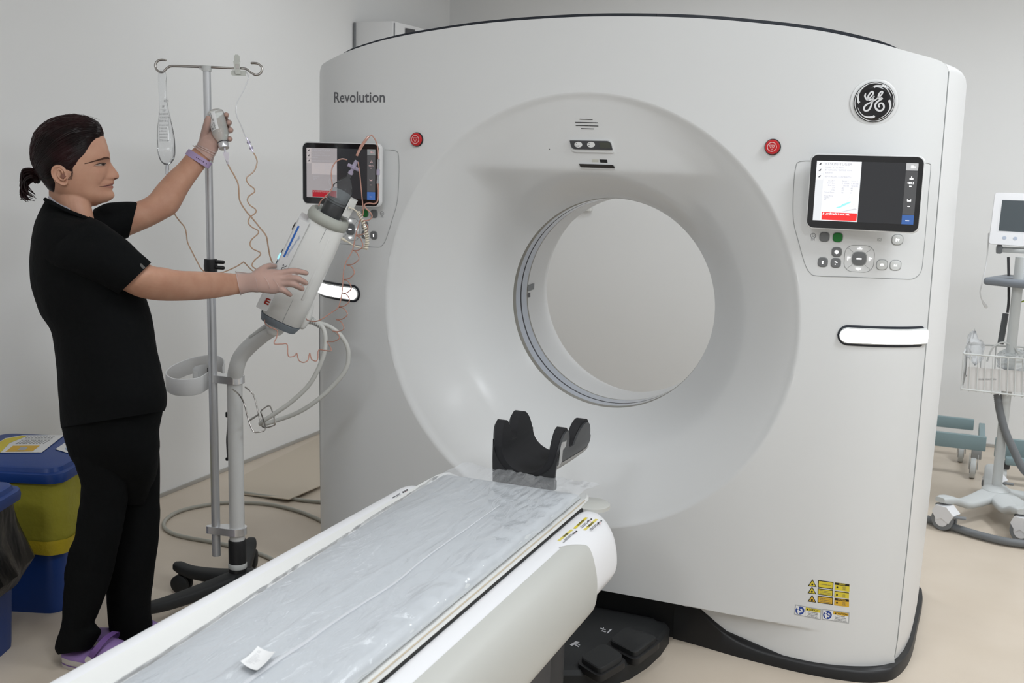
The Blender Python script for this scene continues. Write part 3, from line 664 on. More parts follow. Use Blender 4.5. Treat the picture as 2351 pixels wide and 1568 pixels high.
for i, (top, c1, q2, q3, head, txt) in enumerate((
    ([(550, 240), (662, 452), (420, 425)], 0, [(705, 262), (1132, 318), (1120, 520), (696, 462)], [(1165, 322), (1575, 375), (1570, 585), (1160, 530)], 'DİKKAT', ['1. SINIF LAZER ÜRÜNÜ']),
    ([(535, 440), (655, 652), (412, 622)], 0, [(694, 490), (1120, 545), (1112, 715), (690, 655)], [(1160, 555), (1560, 605), (1555, 775), (1150, 722)], 'DİKKAT', ['Lazer Radyasyonu', 'Işına bakmayın', 'Sınıf 2 lazer ürünü']),
    ([(540, 670), (655, 885), (412, 855)], 1, [(694, 695), (1120, 748), (1112, 945), (688, 888)], [(1160, 750), (1560, 800), (1560, 1010), (1148, 955)], 'CAUTION', ['LASER RADIATION', 'DO NOT STARE INTO BEAM', 'CLASS 2 LASER PRODUCT']))):
    c = np.mean(top, axis=0)
    lq(top, 2, 0.0006); lq([tuple(c+(np.array(p)-c)*0.72) for p in top], c1, 0.0009)
    lb.poly([LP(c[0]+28*math.cos(a), c[1]+8+28*math.sin(a), 0.0012) for a in np.linspace(0, 2*math.pi, 12, endpoint=False)], 2)
    lq(q2, 2, 0.0006); lq(sub(q2, .05, .1, .95, .9), c1, 0.0009)
    for k, t in enumerate(txt): ltext(q2, .5, .5 if len(txt) == 1 else .28+.24*k, t, 0.14, 6, 0.0012, 0.72)
    lq(q3, c1, 0.0006); lq(sub(q3, 0.01, 0.02, 0.99, .30 if i != 1 else .13), 2, 0.0009)
    if i != 1: ltext(q3, .5, .16, head, 0.24, c1, 0.0012)
    cc = lerp2(q3, .18, .62); lb.poly([LP(cc[0]+26*math.cos(a), cc[1]+26*math.sin(a), 0.0012) for a in np.linspace(0, 2*math.pi, 12, endpoint=False)], 2)
    for k in range(5): ltext(q3, .66, .4+.11*k, ['Lazer ışını', 'Işına bakmayın', 'Sınıf 2 lazer', 'IEC 60825-1', 'P<1mW 635nm'][k], 0.085, 6, 0.0012)
for (q, head, hc, l4) in (([(70, 935), (798, 1068), (775, 1362), (40, 1215)], 'DİKKAT', 0, ['YARALANMAYIN', 'Ürünü çalıştırmadan', 'önce kılavuzlardaki', 'bilgileri okuyup anlayın']),
                          ([(820, 1058), (1575, 1160), (1560, 1465), (805, 1350)], 'CAUTION', 1, ['AVOID INJURY', 'Read and understand', 'information in manuals', 'before operating product'])):
    lq(q, 3, 0.0006); lq(sub(q, .035, .08, .40, .93), 4, 0.0009); lq(sub(q, .41, .08, .965, .93), 4, 0.0009)
    lq(sub(q, .41, .08, .965, .36), hc, 0.0011); ltext(q, .72, .22, head, 0.24, 2, 0.0014)
    tr = sub(q, .45, .13, .52, .32); lb.poly([LP(*((np.array(tr[0])+tr[1])/2), 0.0014), LP(*tr[2], 0.0014), LP(*tr[3], 0.0014)], 2)
    cc = np.array(lerp2(q, .2, .5)); lb.poly([LP(cc[0]+122*math.cos(a), cc[1]+116*math.sin(a), 0.0011) for a in np.linspace(0, 2*math.pi, 28, endpoint=False)], 5)
    lb.poly([LP(cc[0]-48+30*math.cos(a), cc[1]-70+30*math.sin(a), 0.0014) for a in np.linspace(0, 2*math.pi, 14, endpoint=False)], 4)
    lb.poly([LP(cc[0]+a, cc[1]+b, 0.0014) for a, b in [(-85, -20), (-40, -35), (-5, 10), (20, 20), (95, 15), (30, 60), (-10, 50), (-20, 105), (-60, 80)]], 4)
    lb.poly([LP(cc[0]+a, cc[1]+b, 0.0014) for a, b in [(0, -40), (40, -60), (80, -10), (35, 5)]], 4)
    for k, t in enumerate(l4): ltext(q, .69, .45+.135*k, t, 0.12, 6, 0.0014, None)
lab(lb.build('warning_labels', LM, g, 0, fixn=False), 'yellow laser warnings above two blue and white caution stickers')

# ================================================================ SCANNER TABLE
Y0T, Y1T = -3.0, -0.60
tb = thing('scanner_table', 'long white scanner table with grey side covers in front of the bore', 'table', (0.0, -1.8, 0))
SEC = [(0.248, 0.628), (0.262, 0.632), (0.288, 0.630), (0.312, 0.620), (0.332, 0.602), (0.348, 0.575), (0.358, 0.54), (0.362, 0.50), (0.356, 0.475), (0.335, 0.455), (0.25, 0.44)]
SECL = [(-0.248, 0.630), (-0.262, 0.633), (-0.277, 0.632), (-0.287, 0.626), (-0.298, 0.610), (-0.312, 0.580), (-0.326, 0.54), (-0.335, 0.50), (-0.330, 0.475), (-0.31, 0.455), (-0.25, 0.44)]
def side_body(sec, cx, y_end, name, m, par, grow=0.0, yst=Y0T, rnd=0.10, tail=None):
    sg = 1 if sec[0][0] > 0 else -1
    mb = MB(); P = [tuple(q)[:2] for q in spl([V(a, b, 0) for a, b in sec], 4)]
    zc = 0.52; rws = []
    ys = [yst]+[y_end-rnd+rnd*math.sin(math.radians(q)) for q in range(0, 91, 9)]
    for y in ys:
        t = max(0, (y-(y_end-rnd))/rnd); s = rnd*(1-math.sqrt(max(0, 1-t*t)))
        rws.append([(x-sg*s*0.8*sst(0.25, 0.36, abs(x)), y, z-s*0.35*sst(0.55, 0.63, z)+s*0.8*sst(0.56, 0.44, z)) for x, z in P]+[(cx, y, 0.45), (cx, y, 0.60)])
    mb.loft(rws); return mb.build(name, m, par, 40)
side_body(SEC, 0.24, -0.555, 'side_body', tablew, tb)
side_body(SECL, -0.24, -0.575, 'side_body', tablew, tb)
# grey covers over the outer sides, with a slanted front edge
for sg in (1, -1):
    gs = [(0.297, 0.6295), (0.315, 0.6225), (0.335, 0.605), (0.352, 0.577), (0.3625, 0.541), (0.3665, 0.50), (0.364, 0.46), (0.352, 0.435), (0.330, 0.42), (0.25, 0.415)]
    if sg < 0: gs = [(x-0.028, z-0.006) for x, z in gs[4:]]
    P = [tuple(q)[:2] for q in spl([V(a, b, 0) for a, b in gs], 4)]
    def yend(x, z):
        return -0.905+0.103*min(1, max(0, (x-0.297)/0.036))-0.008*sst(0.60, 0.56, z)-0.05*sst(0.445, 0.42, z)
    mb = MB(); mb.loft([[(sg*x, Y0T, z) for x, z in P], [(sg*x, yend(x, z)-0.01, z) for x, z in P], [(sg*(x-0.002), yend(x, z), z) for x, z in P], [(sg*(x-0.007), yend(x, z), z) for x, z in P]], True, closed=False)
    mb.build('side_cover', greycov, tb, 40)
MB().box((0, (Y0T+Y1T)/2, 0.545), (0.49, Y1T-Y0T, 0.11)).build('frame', tablew, tb, 0)
for sg in (1,): MB().box((sg*0.2455, -1.75, 0.6175), (0.005, 2.4, 0.03)).build('edge_gap', ink, tb, 0)
# cradle: shallow tray with rounded raised edges
CR = [(-0.243, 0.606), (-0.243, 0.634), (-0.236, 0.641), (-0.226, 0.638), (-0.14, 0.622), (0, 0.616), (0.14, 0.622), (0.226, 0.638), (0.236, 0.641), (0.243, 0.634), (0.243, 0.606)]
mb = MB(); mb.loft([[(x*w, y, z) for x, z in CR] for y, w in ((Y0T, 1), (-0.60, 1), (-0.53, 0.99), (-0.50, 0.95), (-0.49, 0.9))]); lab(mb.build('cradle', cream, tb, 50), 'cream edged sliding cradle')
for sg in (1,):
    MB().tube([(sg*0.2385, y, 0.6415) for y in np.linspace(Y0T, -0.56, 6)], 0.0018, 6).build('edge_trim', mat('edge_beige', (0.55, 0.47, 0.36), 0.5), tb)
MB().lathe([(0.052, 0), (0.052, 0.010), (0.048, 0.013), (0, 0.013)], (0.255, -0.55, 0.622), (0, 0, 1), 32).build('release_tab', greycov, tb)
# stickers on the table head: right side traced at z = 0.633, left side too
def TZ(u, v, off=0.0):
    P = PZ(0.632+off, u, v); x = abs(P[0]); z = float(np.interp(x, [a for a, b in SEC[:6]], [b for a, b in SEC[:6]]))
    for _ in range(4):
        P = PZ(z+0.0012+off, u, v); x = abs(P[0]); z = float(np.interp(x, [0.24]+[a for a, b in SEC[1:6]], [0.630]+[b for a, b in SEC[1:6]]))
    return P
def R5(cx, cy, off=0.0): return TZ(1250+cx/13.06, 1170+cy/13.06, off)
st = MB()
for (q, m, head, l1, l2) in (([(1225, 228), (1308, 240), (940, 570), (850, 560)], 0, 'CAUTION', 'Pinch point', 'Keep hands clear'), ([(1525, 275), (1610, 290), (1240, 622), (1150, 608)], 1, 'DIKKAT', 'Sıkışma noktası', 'Ellerinizi uzak tutun'), ([(790, 585), (875, 600), (470, 940), (382, 928)], 1, 'UYARI', 'DIKKAT EDINIZ', 'ELLERINIZI UZAK TUTUNUZ')):
    st.poly([R5(*p) for p in q], m)
    A, B = (np.array(q[2])+q[3])/2, (np.array(q[0])+q[1])/2; d = (B-A); pr = (np.array(q[2])-np.array(q[3]))
    def strip(txt, s, o, hgt, mi):
        vs, fs = text2d(txt, 1.0, 'CENTER', 0.03); L = np.linalg.norm(d)
        st.add([tuple(R5(*(A+d*(s+a*hgt/L*0.8)+pr*(o-b*hgt/70)), 0.0006)) for a, b in vs], fs, mi)
    strip(head, 0.52, -0.0, 75, 2); strip(l1, 0.38, 1.35, 48, 3); strip(l2, 0.38, 1.95, 48, 3)
    c = A+d*0.80+pr*1.8
    for (a, b, mm) in ((0, 0, 3), (50, -35, 2), (-45, 25, 2), (20, 25, 4)):
        st.poly([R5(c[0]+a+28*math.cos(t)*1.1, c[1]+b+18*math.sin(t), 0.0006) for t in np.linspace(0, 2*math.pi, 8, endpoint=False)], mm)
lab(st.build('pinch_labels', [yel, yel2, ink, inkg, pinkw], tb, 0, fixn=False), 'yellow striped pinch point stickers on the right rail')
st = MB()
def L6(cx, cy, off=0.0): P = TZ(850+cx/6.717, 1080+cy/6.717, off); return P
for q, m in (([(640, 300), (685, 305), (435, 450), (400, 447)], 1), ([(735, 330), (755, 332), (600, 425), (575, 436)], 0)): st.poly([L6(*p) for p in q], m)
def lstrip(txt, p, q, hgt, mi):
    vs, fs = text2d(txt, 1.0, 'CENTER', 0.03); p = np.array(p, float); q = np.array(q, float); d = (q-p); L = np.linalg.norm(d); w = max(a for a, b in vs)-min(a for a, b in vs); nn = np.array([d[1], -d[0]])/L
    st.add([tuple(L6(*(p+d*(0.5-a/w)-nn*b*hgt*-1), 0.0005)) for a, b in vs], fs, mi)
lstrip('DIKKAT', (500, 400), (580, 352), 36, 2); lstrip('Sıkışma noktası', (340, 420), (460, 355), 28, 3); lstrip('uzak tutun', (400, 415), (485, 372), 24, 3); lstrip('ELLERINIZI UZAK TUTUNUZ', (165, 632), (325, 550), 32, 3); lstrip('Keep hands clear', (470, 445), (585, 390), 16, 3)
for c in ((540, 318), (660, 347), (378, 508)):
    for a, b, mm in ((0, 0, 3), (28, -18, 2), (-30, 14, 2), (14, 10, 4)): st.poly([L6(c[0]+a+17*math.cos(t), c[1]+b+11*math.sin(t), 0.0005) for t in np.linspace(0, 2*math.pi, 8, endpoint=False)], mm)
lab(st.build('pinch_labels', [yel, yel2, ink, inkg, pinkw], tb, 0, fixn=False), 'yellow striped pinch point stickers on the left rail')
# pedestal, floor plate and pedals
MB().box((0.0, -1.25, 0.25), (0.40, 1.3, 0.40), 0.06, 4).build('pedestal', darkgrey, tb)
mb = MB(); mb.lathe([(0.16, 0.03), (0.16, 0.30), (0.14, 0.34), (0.0, 0.345)], (0.05, -0.63, 0), (0, 0, 1), 40); mb.build('pedestal', mat('boot_grey', (0.035, 0.035, 0.037), 0.55), tb)
fpl = [(0.345, 0.06), (0.358, 0.04), (0.357, -0.06), (0.343, -0.16), (0.315, -0.26), (0.27, -0.34), (0.20, -0.40), (0.10, -0.45), (0.0, -0.47), (-0.10, -0.45), (-0.20, -0.40), (-0.27, -0.34), (-0.315, -0.26), (-0.343, -0.16), (-0.357, -0.06), (-0.358, 0.04), (-0.345, 0.06)]
cxp, cyp = 0, -0.1
mb = MB(); mb.loft([[(x, y-0.02, 0) for x, y in fpl], [(x, y-0.02, 0.05) for x, y in fpl], [(x*0.97, y*0.97-0.02, 0.062) for x, y in fpl], [(x*0.9, y*0.9-0.02, 0.062) for x, y in fpl], [(x*0.86, y*0.86-0.02, 0.072) for x, y in fpl]])
fo = mb.build('foot_plate', black2, tb, 40)
def pedal(q, h0, h1):
    P = rquad(*q, r=0.22); mb = MB()
    pts = [PZ(h0, *p) for p in P]; c = np.mean(pts, axis=0)
    mb.loft([[c+(p-c)*1.16+V(0, 0, -0.02) for p in pts], [c+(p-c)*1.16 for p in pts], [c+(p-c)*1.08+V(0, 0, 0.002) for p in pts]]); mb.build('pedal_well', black, fo, 40)
    mb = MB(); mb.loft([[p+V(0, 0, 0) for p in pts], [p+V(0, 0, h1) for p in pts], [c+(p-c)*0.95+V(0, 0, h1+0.003) for p in pts]]); lab(mb.build('pedal', black2, fo, 40), 'ribbed black foot pedal')
pedal(((1437, 1449), (1510, 1473), (1458, 1512), (1397, 1480)), 0.075, 0.016)
pedal(((1385, 1487), (1433, 1517), (1377, 1550), (1330, 1520)), 0.075, 0.016)
pw = mat('pedal_print', (0.5, 0.5, 0.52), 0.6); mb = MB()
def ZP(u, v): return PZ(0.0735, u, v)
for q in ([(1392, 1454), (1400, 1445), (1406, 1444), (1396, 1454)], [(1379, 1441), (1391, 1445), (1390, 1447), (1378, 1443)], [(1381, 1447), (1392, 1450), (1390, 1452), (1380, 1449)], [(1385, 1440), (1387, 1440.5), (1384, 1450), (1382, 1449.5)]): mb.poly([ZP(*p) for p in q])
mb.build('pedal_symbol', pw, fo, 0, fixn=False); mb = MB()
for q in ([(1308, 1480), (1322, 1472), (1331, 1474), (1313, 1483)], [(1320, 1478), (1330, 1484), (1328, 1486), (1318, 1480)], [(1324, 1476), (1332, 1480), (1331, 1482), (1323, 1478)]): mb.poly([ZP(*p) for p in q])
mb.build('pedal_symbol', pw, fo, 0, fixn=False)

# ---- foam pad, plastic sheet, paper note
padm = mat('pad_vinyl', (0.60, 0.62, 0.63), 0.5)
def wleft(y): return float(np.interp(y, [-2.95, -1.95, -1.32, -0.95, -0.70], [0.125, 0.142, 0.174, 0.195, 0.205]))
mb = MB(); pr = []
for y in (-2.95, -1.95, -1.6, -1.32, -1.1, -0.95, -0.7, -0.58, -0.555, -0.54):
    e = {-0.555: 0.006, -0.54: 0.016}.get(y, 0); wq = wleft(y)-0.004
    pr.append([(x, y, min(z, 0.661-e)) for x, z in ((-wq, 0.636), (-wq+0.002, 0.652), (-wq+0.012, 0.659), (-0.1, 0.661), (0.02, 0.661), (0.12, 0.661), (0.205, 0.660), (0.217, 0.652), (0.219, 0.640))])
mb.loft(pr); pad = tag(mb.build('table_pad', padm, None, 50), 'bluish grey foam pad lying on the scanner table under clear plastic', 'pad')
def nz(x, y, z=0.0): return noise.noise(Vector((x, y, z)))
def film_z(x, y):
    z = 0.6635+0.0025*max(0, nz(x*9, y*5))+0.0007*abs(nz(x*30+3, y*10, 2))
    rid = abs(x-(0.02+0.012*math.sin(y*5)))            # lengthwise fold
    z += 0.001*math.exp(-(rid/0.006)**2)
    z += 0.008*max(0, nz(x*10+9, y*16, 1)+0.15)*sst(0.12, 0.19, x)+0.0015*abs(nz(x*60, y*45, 8))*sst(0.12, 0.18, x)
    z += 0.0035*max(0, nz(y*2.1, x*3+11)-0.1)*abs(nz(x*50+y*30, y*9, 3))
    far = sst(-1.0, -0.5, y)
    z += far*(0.006*abs(nz(x*45, y*12, 5))+0.004*nz(x*20+y*25, y*4, 7))
    rf = sst(-0.60, -0.50, y); z += rf*(0.004+0.012*max(0, nz(x*16+4, 3)))+0.006*rf*math.exp(-((x+0.16)/0.04)**2)
    return z
mb = MB(); rws = []
ys = list(np.linspace(-2.9, -1.6, 40))+list(np.linspace(-1.59, -0.49, 170))
for y in ys:
    row = []
    wl = wleft(y)+0.003+0.004*nz(y*9, 1.3)+0.004*nz(y*30, 4); wr = 0.222+0.006*nz(y*8, 7.1)+0.003*nz(y*31, 9)
    if y > -0.62: wl -= 0.035*sst(-0.66, -0.49, y); wr += 0.035*sst(-0.62, -0.49, y)
    drop = 0.018*(1-sst(-0.66, -0.54, y))
    for s in np.linspace(-1, 1, 111):
        x = s*wl+0.0 if s < 0 else s*wr; z = film_z(x, y)
        ed = max(0, (abs(s)-0.93)/0.07); z -= drop*ed**1.3
        if s < 0: x = max(x, -wl)
        row.append((x, y+(0.012*nz(x*12, 2)+0.01*nz(x*40, 5))*sst(-0.56, -0.49, y)+(-0.02*sst(0.1, 0.0, abs(x-0.05))+0.02)*sst(-0.53, -0.49, y)*0.6, z))
    rws.append(row)
mb.grid(rws)
filmm = film_mat('clear_film', (0.86, 0.87, 0.89), 0.22, 0.06, (13, 0.7, 0.008, (1.9, 0.6, 1), 0.45), 0.20)
sheet = tag(mb.build('plastic_sheet', filmm, None, 60), 'crinkled clear plastic sheet spread over the grey table pad', 'plastic sheet')
fold = spl([PZ(0.6665, *p) for p in ((560, 1568), (640, 1512), (700, 1473), (751, 1436), (835, 1381), (905, 1337), (960, 1292), (1023, 1245), (1085, 1203), (1146, 1159))], 8)
mb = MB(); rws = []
for i, p in enumerate(fold):
    t = nrm(fold[min(i+1, len(fold)-1)]-fold[max(i-1, 0)]); n_ = V(-t[1], t[0], 0); w = 0.006*(1-0.75*i/len(fold)); zz = film_z(p[0], p[1])+0.0012
    rws.append([(p[0]+n_[0]*a*w, p[1]+n_[1]*a*w, zz+b) for a, b in ((-1, 0), (-0.4, 0.0012), (0.4, 0.0012), (1, 0))])
mb.grid(rws); mb.build('fold', film_mat('film_fold', (0.88, 0.88, 0.90), 0.42, 0.2, None, 0.12), sheet, 60)
# paper slip near the camera
nc = [PZ(0.6705, *p) for p in ((592, 1491), (632, 1504), (591, 1547), (552, 1526))]
mb = MB(); rws = []
for s in np.linspace(0, 1, 9):
    row = []
    for t in np.linspace(0, 1, 9):
        a = nc[0]+(nc[1]-nc[0])*s; b = nc[3]+(nc[2]-nc[3])*s; p = a+(b-a)*t; row.append(p+V(0, 0, 0.006*(t-0.5)**2*4*0.5+0.004*(s-0.5)**2*4))
    rws.append(row)
mb.grid(rws); slip = tag(mb.build('paper_slip', paper, None, 60), 'small printed white paper slip lying on the plastic sheet', 'paper')
mb = MB()
def npt(s, t, o=0.0008): a = nc[0]+(nc[1]-nc[0])*s; b = nc[3]+(nc[2]-nc[3])*s; p = a+(b-a)*t; return tuple(p+V(0, 0, 0.003*(t-0.5)**2*4+0.004*(s-0.5)**2*4+o))
prn = mat('faint_print', (0.5, 0.5, 0.52), 0.6)
for k, (t, w) in enumerate(((.14, .15), (.2, .2), (.3, .4), (.36, .7), (.42, .6), (.48, .75), (.54, .7), (.6, .72), (.66, .5), (.72, .8), (.78, .6), (.84, .4))):
    L = ['LOT 2204', 'EXP 2026', 'Sodium chloride', 'Single use only sterile', 'Read instructions', 'Do not use if package is open', 'Store at room temperature', 'Keep away from sunlight', 'Made in Turkey', 'For single patient use only', 'Sterile fluid path', 'Rev 02'][k]
    put_text(mb, L, 0.052, lambda a, b: npt(0.15+a*0.72, t-b), mi=0)
mb.build('print', prn, slip, 0, fixn=False)

# ================================================================ HEAD HOLDER
hh = thing('head_holder', 'black padded u shaped head holder standing at the bore end of the table', 'head holder', (0.02, -0.48, 0.64))
pale = mat('worn_shell', (0.42, 0.42, 0.42), 0.5, var=(60, (0.40, 0.40, 0.40), (0.47, 0.47, 0.47)))
dshell = mat('dark_shell', (0.05, 0.052, 0.055), 0.4)
HC = 0.025
def armz(y, front=0.805, rear=0.80):
    f = (y-(-0.482))/0.085; q = (y-(-0.365))/0.145
    if 0 <= f <= 1: return 0.70+(front-0.70)*min(1, (math.sin(math.pi*max(0.0, min(1, f)))**0.35))
    if 0 <= q <= 1: return 0.70+(rear-0.70)*min(1, (math.sin(math.pi*q)**0.42))
    return 0.700
def usec(y, ri, ro, zc, ztop_, n=14, bot=None):
    w = 1+0.10*sst(-0.48, -0.25, y)
    L = []
    for k in range(n+1):
        t = k/n; z = ztop_-(ztop_-zc)*t; L.append((HC-ro*w*(1+0.08*(z-zc)/0.05), y, z))
    for k in range(1, 2*n): a = math.pi*k/(2*n); L.append((HC-ro*w*math.cos(a), y, zc-ro*0.92*math.sin(a)))
    for k in range(n+1): t = k/n; z = zc+(ztop_-zc)*t; L.append((HC+ro*w*(1+0.08*(z-zc)/0.05), y, z))
    for k in range(n+1): t = k/n; z = ztop_-(ztop_-zc)*t; L.append((HC+ri*w*(1+0.06*(z-zc)/0.05), y, z))
    for k in range(1, 2*n): a = math.pi*(1-k/(2*n)); L.append((HC-ri*w*math.cos(a), y, zc-ri*0.92*math.sin(a)))
    for k in range(n+1): t = k/n; z = zc+(ztop_-zc)*t; L.append((HC-ri*w*(1+0.06*(z-zc)/0.05), y, z))
    return L
ys = sorted(set(list(np.linspace(-0.482, -0.397, 22))+[-0.396, -0.381, -0.366]+list(np.linspace(-0.365, -0.22, 30))))
mb = MB(); mb.loft([usec(y, 0.073, 0.095, 0.738, max(0.739, armz(y)+0.004)) for y in ys]); lab(mb.build('padding', mat('black_foam', (0.014, 0.014, 0.016), 0.75, bump=(120, 0.15, 0.001)), hh, 35), 'matt black foam lining')
mb = MB(); mb.loft([usec(y, 0.0955, 0.101, 0.738, max(0.739, armz(y)-0.006)) for y in ys]); shl = mb.build('shell', dshell, hh, 35)
mb = MB(); mb.loft([usec(y, 0.1012, 0.1020, 0.6995, 0.7005)[:] for y in (-0.47, -0.22)]);
# pale lower band of the shell on the outside
rws = []
for y in np.linspace(-0.478, -0.205, 20):
    w = 1+0.10*sst(-0.48, -0.25, y); row = []
    for a in np.linspace(0.42, 1.35, 14): row.append((HC+0.1018*w*math.cos(a), y, 0.738-0.1018*0.92*math.sin(a)))
    rws.append(row)
m2 = MB(); m2.grid(rws); m2.poly([(HC+0.1025, -0.476, 0.70), (HC+0.1035, -0.452, 0.71), (HC+0.1045, -0.450, 0.745), (HC+0.1065, -0.430, 0.752), (HC+0.1085, -0.428, 0.786), (HC+0.1085, -0.440, 0.790), (HC+0.107, -0.462, 0.780), (HC+0.105, -0.474, 0.755)])
o = m2.build('pale_band', pale, shl, 0, fixn=False); lab(o, 'worn pale grey outer band')
# front carbon plate with curved upper edge and foot
fpz = [(HC-0.098, 0.62), (HC-0.101, 0.70), (HC-0.101, 0.76)]+[(HC-0.097*math.cos(a), 0.745-0.088*math.sin(a)) for a in np.linspace(0.1, math.pi-0.1, 20)]+[(HC+0.101, 0.75), (HC+0.098, 0.70), (HC+0.092, 0.62)]
mb = MB(); mb.prism(fpz, lambda a, b, t: (a, t, b), -0.486, -0.478); mb.build('front_plate', mat('carbon', (0.02, 0.02, 0.021), 0.25, bump=(400, 0.2, 0.0006, (1, 1, 3))), hh, 0)
MB().box((HC, -0.46, 0.635), (0.17, 0.05, 0.03), 0.004).build('foot', black, hh)

# ================================================================ CONTRAST INJECTOR ON ITS STAND
injw = mat('injector_white', (0.76, 0.76, 0.74), 0.42); injg = mat('injector_collar', (0.40, 0.41, 0.37), 0.5); injb = mat('injector_band', (0.19, 0.22, 0.25), 0.5)
postm = mat('post_enamel', (0.66, 0.66, 0.65), 0.4)
PB = PZ(0.0, 547, 1375); PB[2] = 0
ij = thing('contrast_injector', 'white contrast injector head tilted on a white wheeled post', 'injector', PB)
def PV(z): return V(PB[0], PB[1], z)
def U(p): return depth(p)
# post: vertical tube then a bend up to the head
zb = D(543, 885, 3.70)[2]
A0 = D(645, 733, 3.615)
bend = [PV(0.22), PV(zb-0.12), PV(zb), D(543, 845, 3.70), D(553, 818, 3.69), D(575, 793, 3.675), D(605, 768, 3.65), D(632, 750, 3.63), A0]
mb = MB(); mb.tube([bend[0]]+[tuple(p) for p in spl([V(*b) for b in bend[1:]], 6)], 0.0265, 24); mb.build('post', postm, ij)
mb = MB(); mb.tube([D(575, 773, 3.645), D(600, 757, 3.625), D(622, 746, 3.61)], 0.006, 10, round_ends=True); mb.build('cable_channel', lgrey, ij)
mb = MB(); mb.lathe([(0.031, 0.085), (0.031, 0.218), (0.029, 0.222), (0.027, 0.222)], PV(0), (0, 0, 1), 32); cl = mb.build('collar', black, ij)
mb = MB(); mb.lathe([(0.0315, 0.118), (0.0325, 0.12), (0.0325, 0.135), (0.0315, 0.137)], PV(0), (0, 0, 1), 32); mb.build('collar_band', lgrey, ij)
mb = MB(); mb.lathe([(0.045, 0.075), (0.043, 0.09), (0.033, 0.10)], PV(0), (0, 0, 1), 32); mb.build('hub', black2, ij)
tips = [PZ(0.10, 413, 1306), PZ(0.09, 300, 1400)]
a0 = math.radians(-170)
for k in range(5):
    a = a0+k*2*math.pi/5 if k != 1 else math.radians(-104); RL = (0.245, 0.43, 0.33, 0.33, 0.33)[k]; d = V(math.cos(a), math.sin(a), 0); b = V(-math.sin(a), math.cos(a), 0); rws = []
    for t in np.linspace(0.0, 1, 14):
        c = PV(0)+d*(0.02+t*(RL-0.02)); zt = 0.105-0.006*math.sin(t*3.1)+(0.010*sst(0.7, 1, t)); hh_ = 0.050-0.014*t; w = 0.034-0.012*t
        e = 1 if t < 0.97 else 0.75
        rws.append([tuple(c+b*(w*e*math.copysign(abs(math.cos(q))**0.6, math.cos(q)))+V(0, 0, zt-hh_/2+hh_/2*e*math.copysign(abs(math.sin(q))**0.6, math.sin(q)))) for q in [2*math.pi*j/16 for j in range(16)]])
    mb = MB(); mb.loft(rws); lg = mb.build('leg', black2, ij, 50)
    c = PV(0)+d*(RL-0.025)
    ca = MB(); ca.tube([c+V(0, 0, 0.085), c+V(0, 0, 0.035)], 0.011, 12); ca.box(c+V(0, 0, 0.055), (0.02, 0.02, 0.03), 0.004)
    co = ca.build('caster', darkgrey, ij)
    for sg in (-1, 1):
        w = MB(); w.lathe([(0.012, 0.0), (0.031, 0.0), (0.034, 0.005), (0.034, 0.014), (0.028, 0.018), (0.0, 0.018)], c+b*sg*0.006+V(0, 0, 0.035), b*sg, 24); w.build('wheel', black2, co)
# head
ax0, ax1 = D(640, 737, 3.615), D(756, 498, 3.53)
AX = nrm(ax1-ax0); LA = np.linalg.norm(ax1-ax0)
vw = nrm(ray(700, 620)); e1 = nrm(np.cross(AX, -vw)); e1 = e1 if e1 @ _r > 0 else -e1; e2 = nrm(np.cross(e1, AX)); e2 = e2 if e2 @ vw < 0 else -e2
def IJ(s, a, b): return ax0+AX*s+e1*a+e2*b      # s along, a to the right, b towards the camera
def sec(s, ha, hb, n=40, p=0.55, ca=0.0, cb=0.0):
    return [tuple(IJ(s, ca+ha*math.copysign(abs(math.cos(q))**p, math.cos(q)), cb+hb*math.copysign(abs(math.sin(q))**p, math.sin(q)))) for q in [2*math.pi*j/n for j in range(n)]]
mb = MB(); mb.loft([sec(s*LA, w, h, ca=0.004) for s, w, h in ((0.045, 0.067, 0.06), (0.05, 0.0685, 0.062), (0.3, 0.0695, 0.063), (0.7, 0.067, 0.063), (0.93, 0.062, 0.06), (0.95, 0.06, 0.058))])
hd = mb.build('head', injw, ij, 50); lab(hd, 'white injector power head')
mb = MB(); mb.loft([sec(s, w, h, ca=0.004) for s, w, h in ((-0.012, 0.05, 0.045), (-0.008, 0.062, 0.057), (0.012, 0.0695, 0.0635), (0.0165, 0.0695, 0.0635))]); mb.build('base_band', injb, hd, 50)
mb = MB(); mb.tube([IJ(-0.005, 0.002, 0), IJ(-0.03, 0.0, 0), IJ(-0.045, 0.004, 0.0)], [0.032, 0.031, 0.024], 20); mb.build('swivel', cream, ij)
# collar ring at the top
mb = MB(); mb.loft([sec(s*1.0+LA*0.935, w, h, p=0.75) for s, w, h in ((0.0, 0.061, 0.06), (0.004, 0.067, 0.066), (0.018, 0.070, 0.069), (0.032, 0.066, 0.065), (0.038, 0.057, 0.056), (0.034, 0.046, 0.045), (0.026, 0.040, 0.040))]); rg = mb.build('collar_ring', injg, hd, 50); lab(rg, 'grey green ring round the syringe seat')
mb = MB(); mb.lathe([(0.0, 0), (0.043, 0), (0.043, 0.004)], IJ(LA*0.935+0.027, 0, 0), AX, 32); mb.build('syringe_seat', lgrey, hd)
MB().tube([IJ(0.02, 0.012, 0.0625), IJ(LA*0.93, 0.008, 0.0605)], 0.0009, 6).build('casing_seam', lineg, hd)
mb = MB(); mb.tube([IJ(0.12, 0.038, 0.058), IJ(0.2, 0.036, 0.0575), IJ(LA*0.85, 0.030, 0.056)], 0.006, 10, round_ends=True); mb.build('casing_rib', injw, hd)
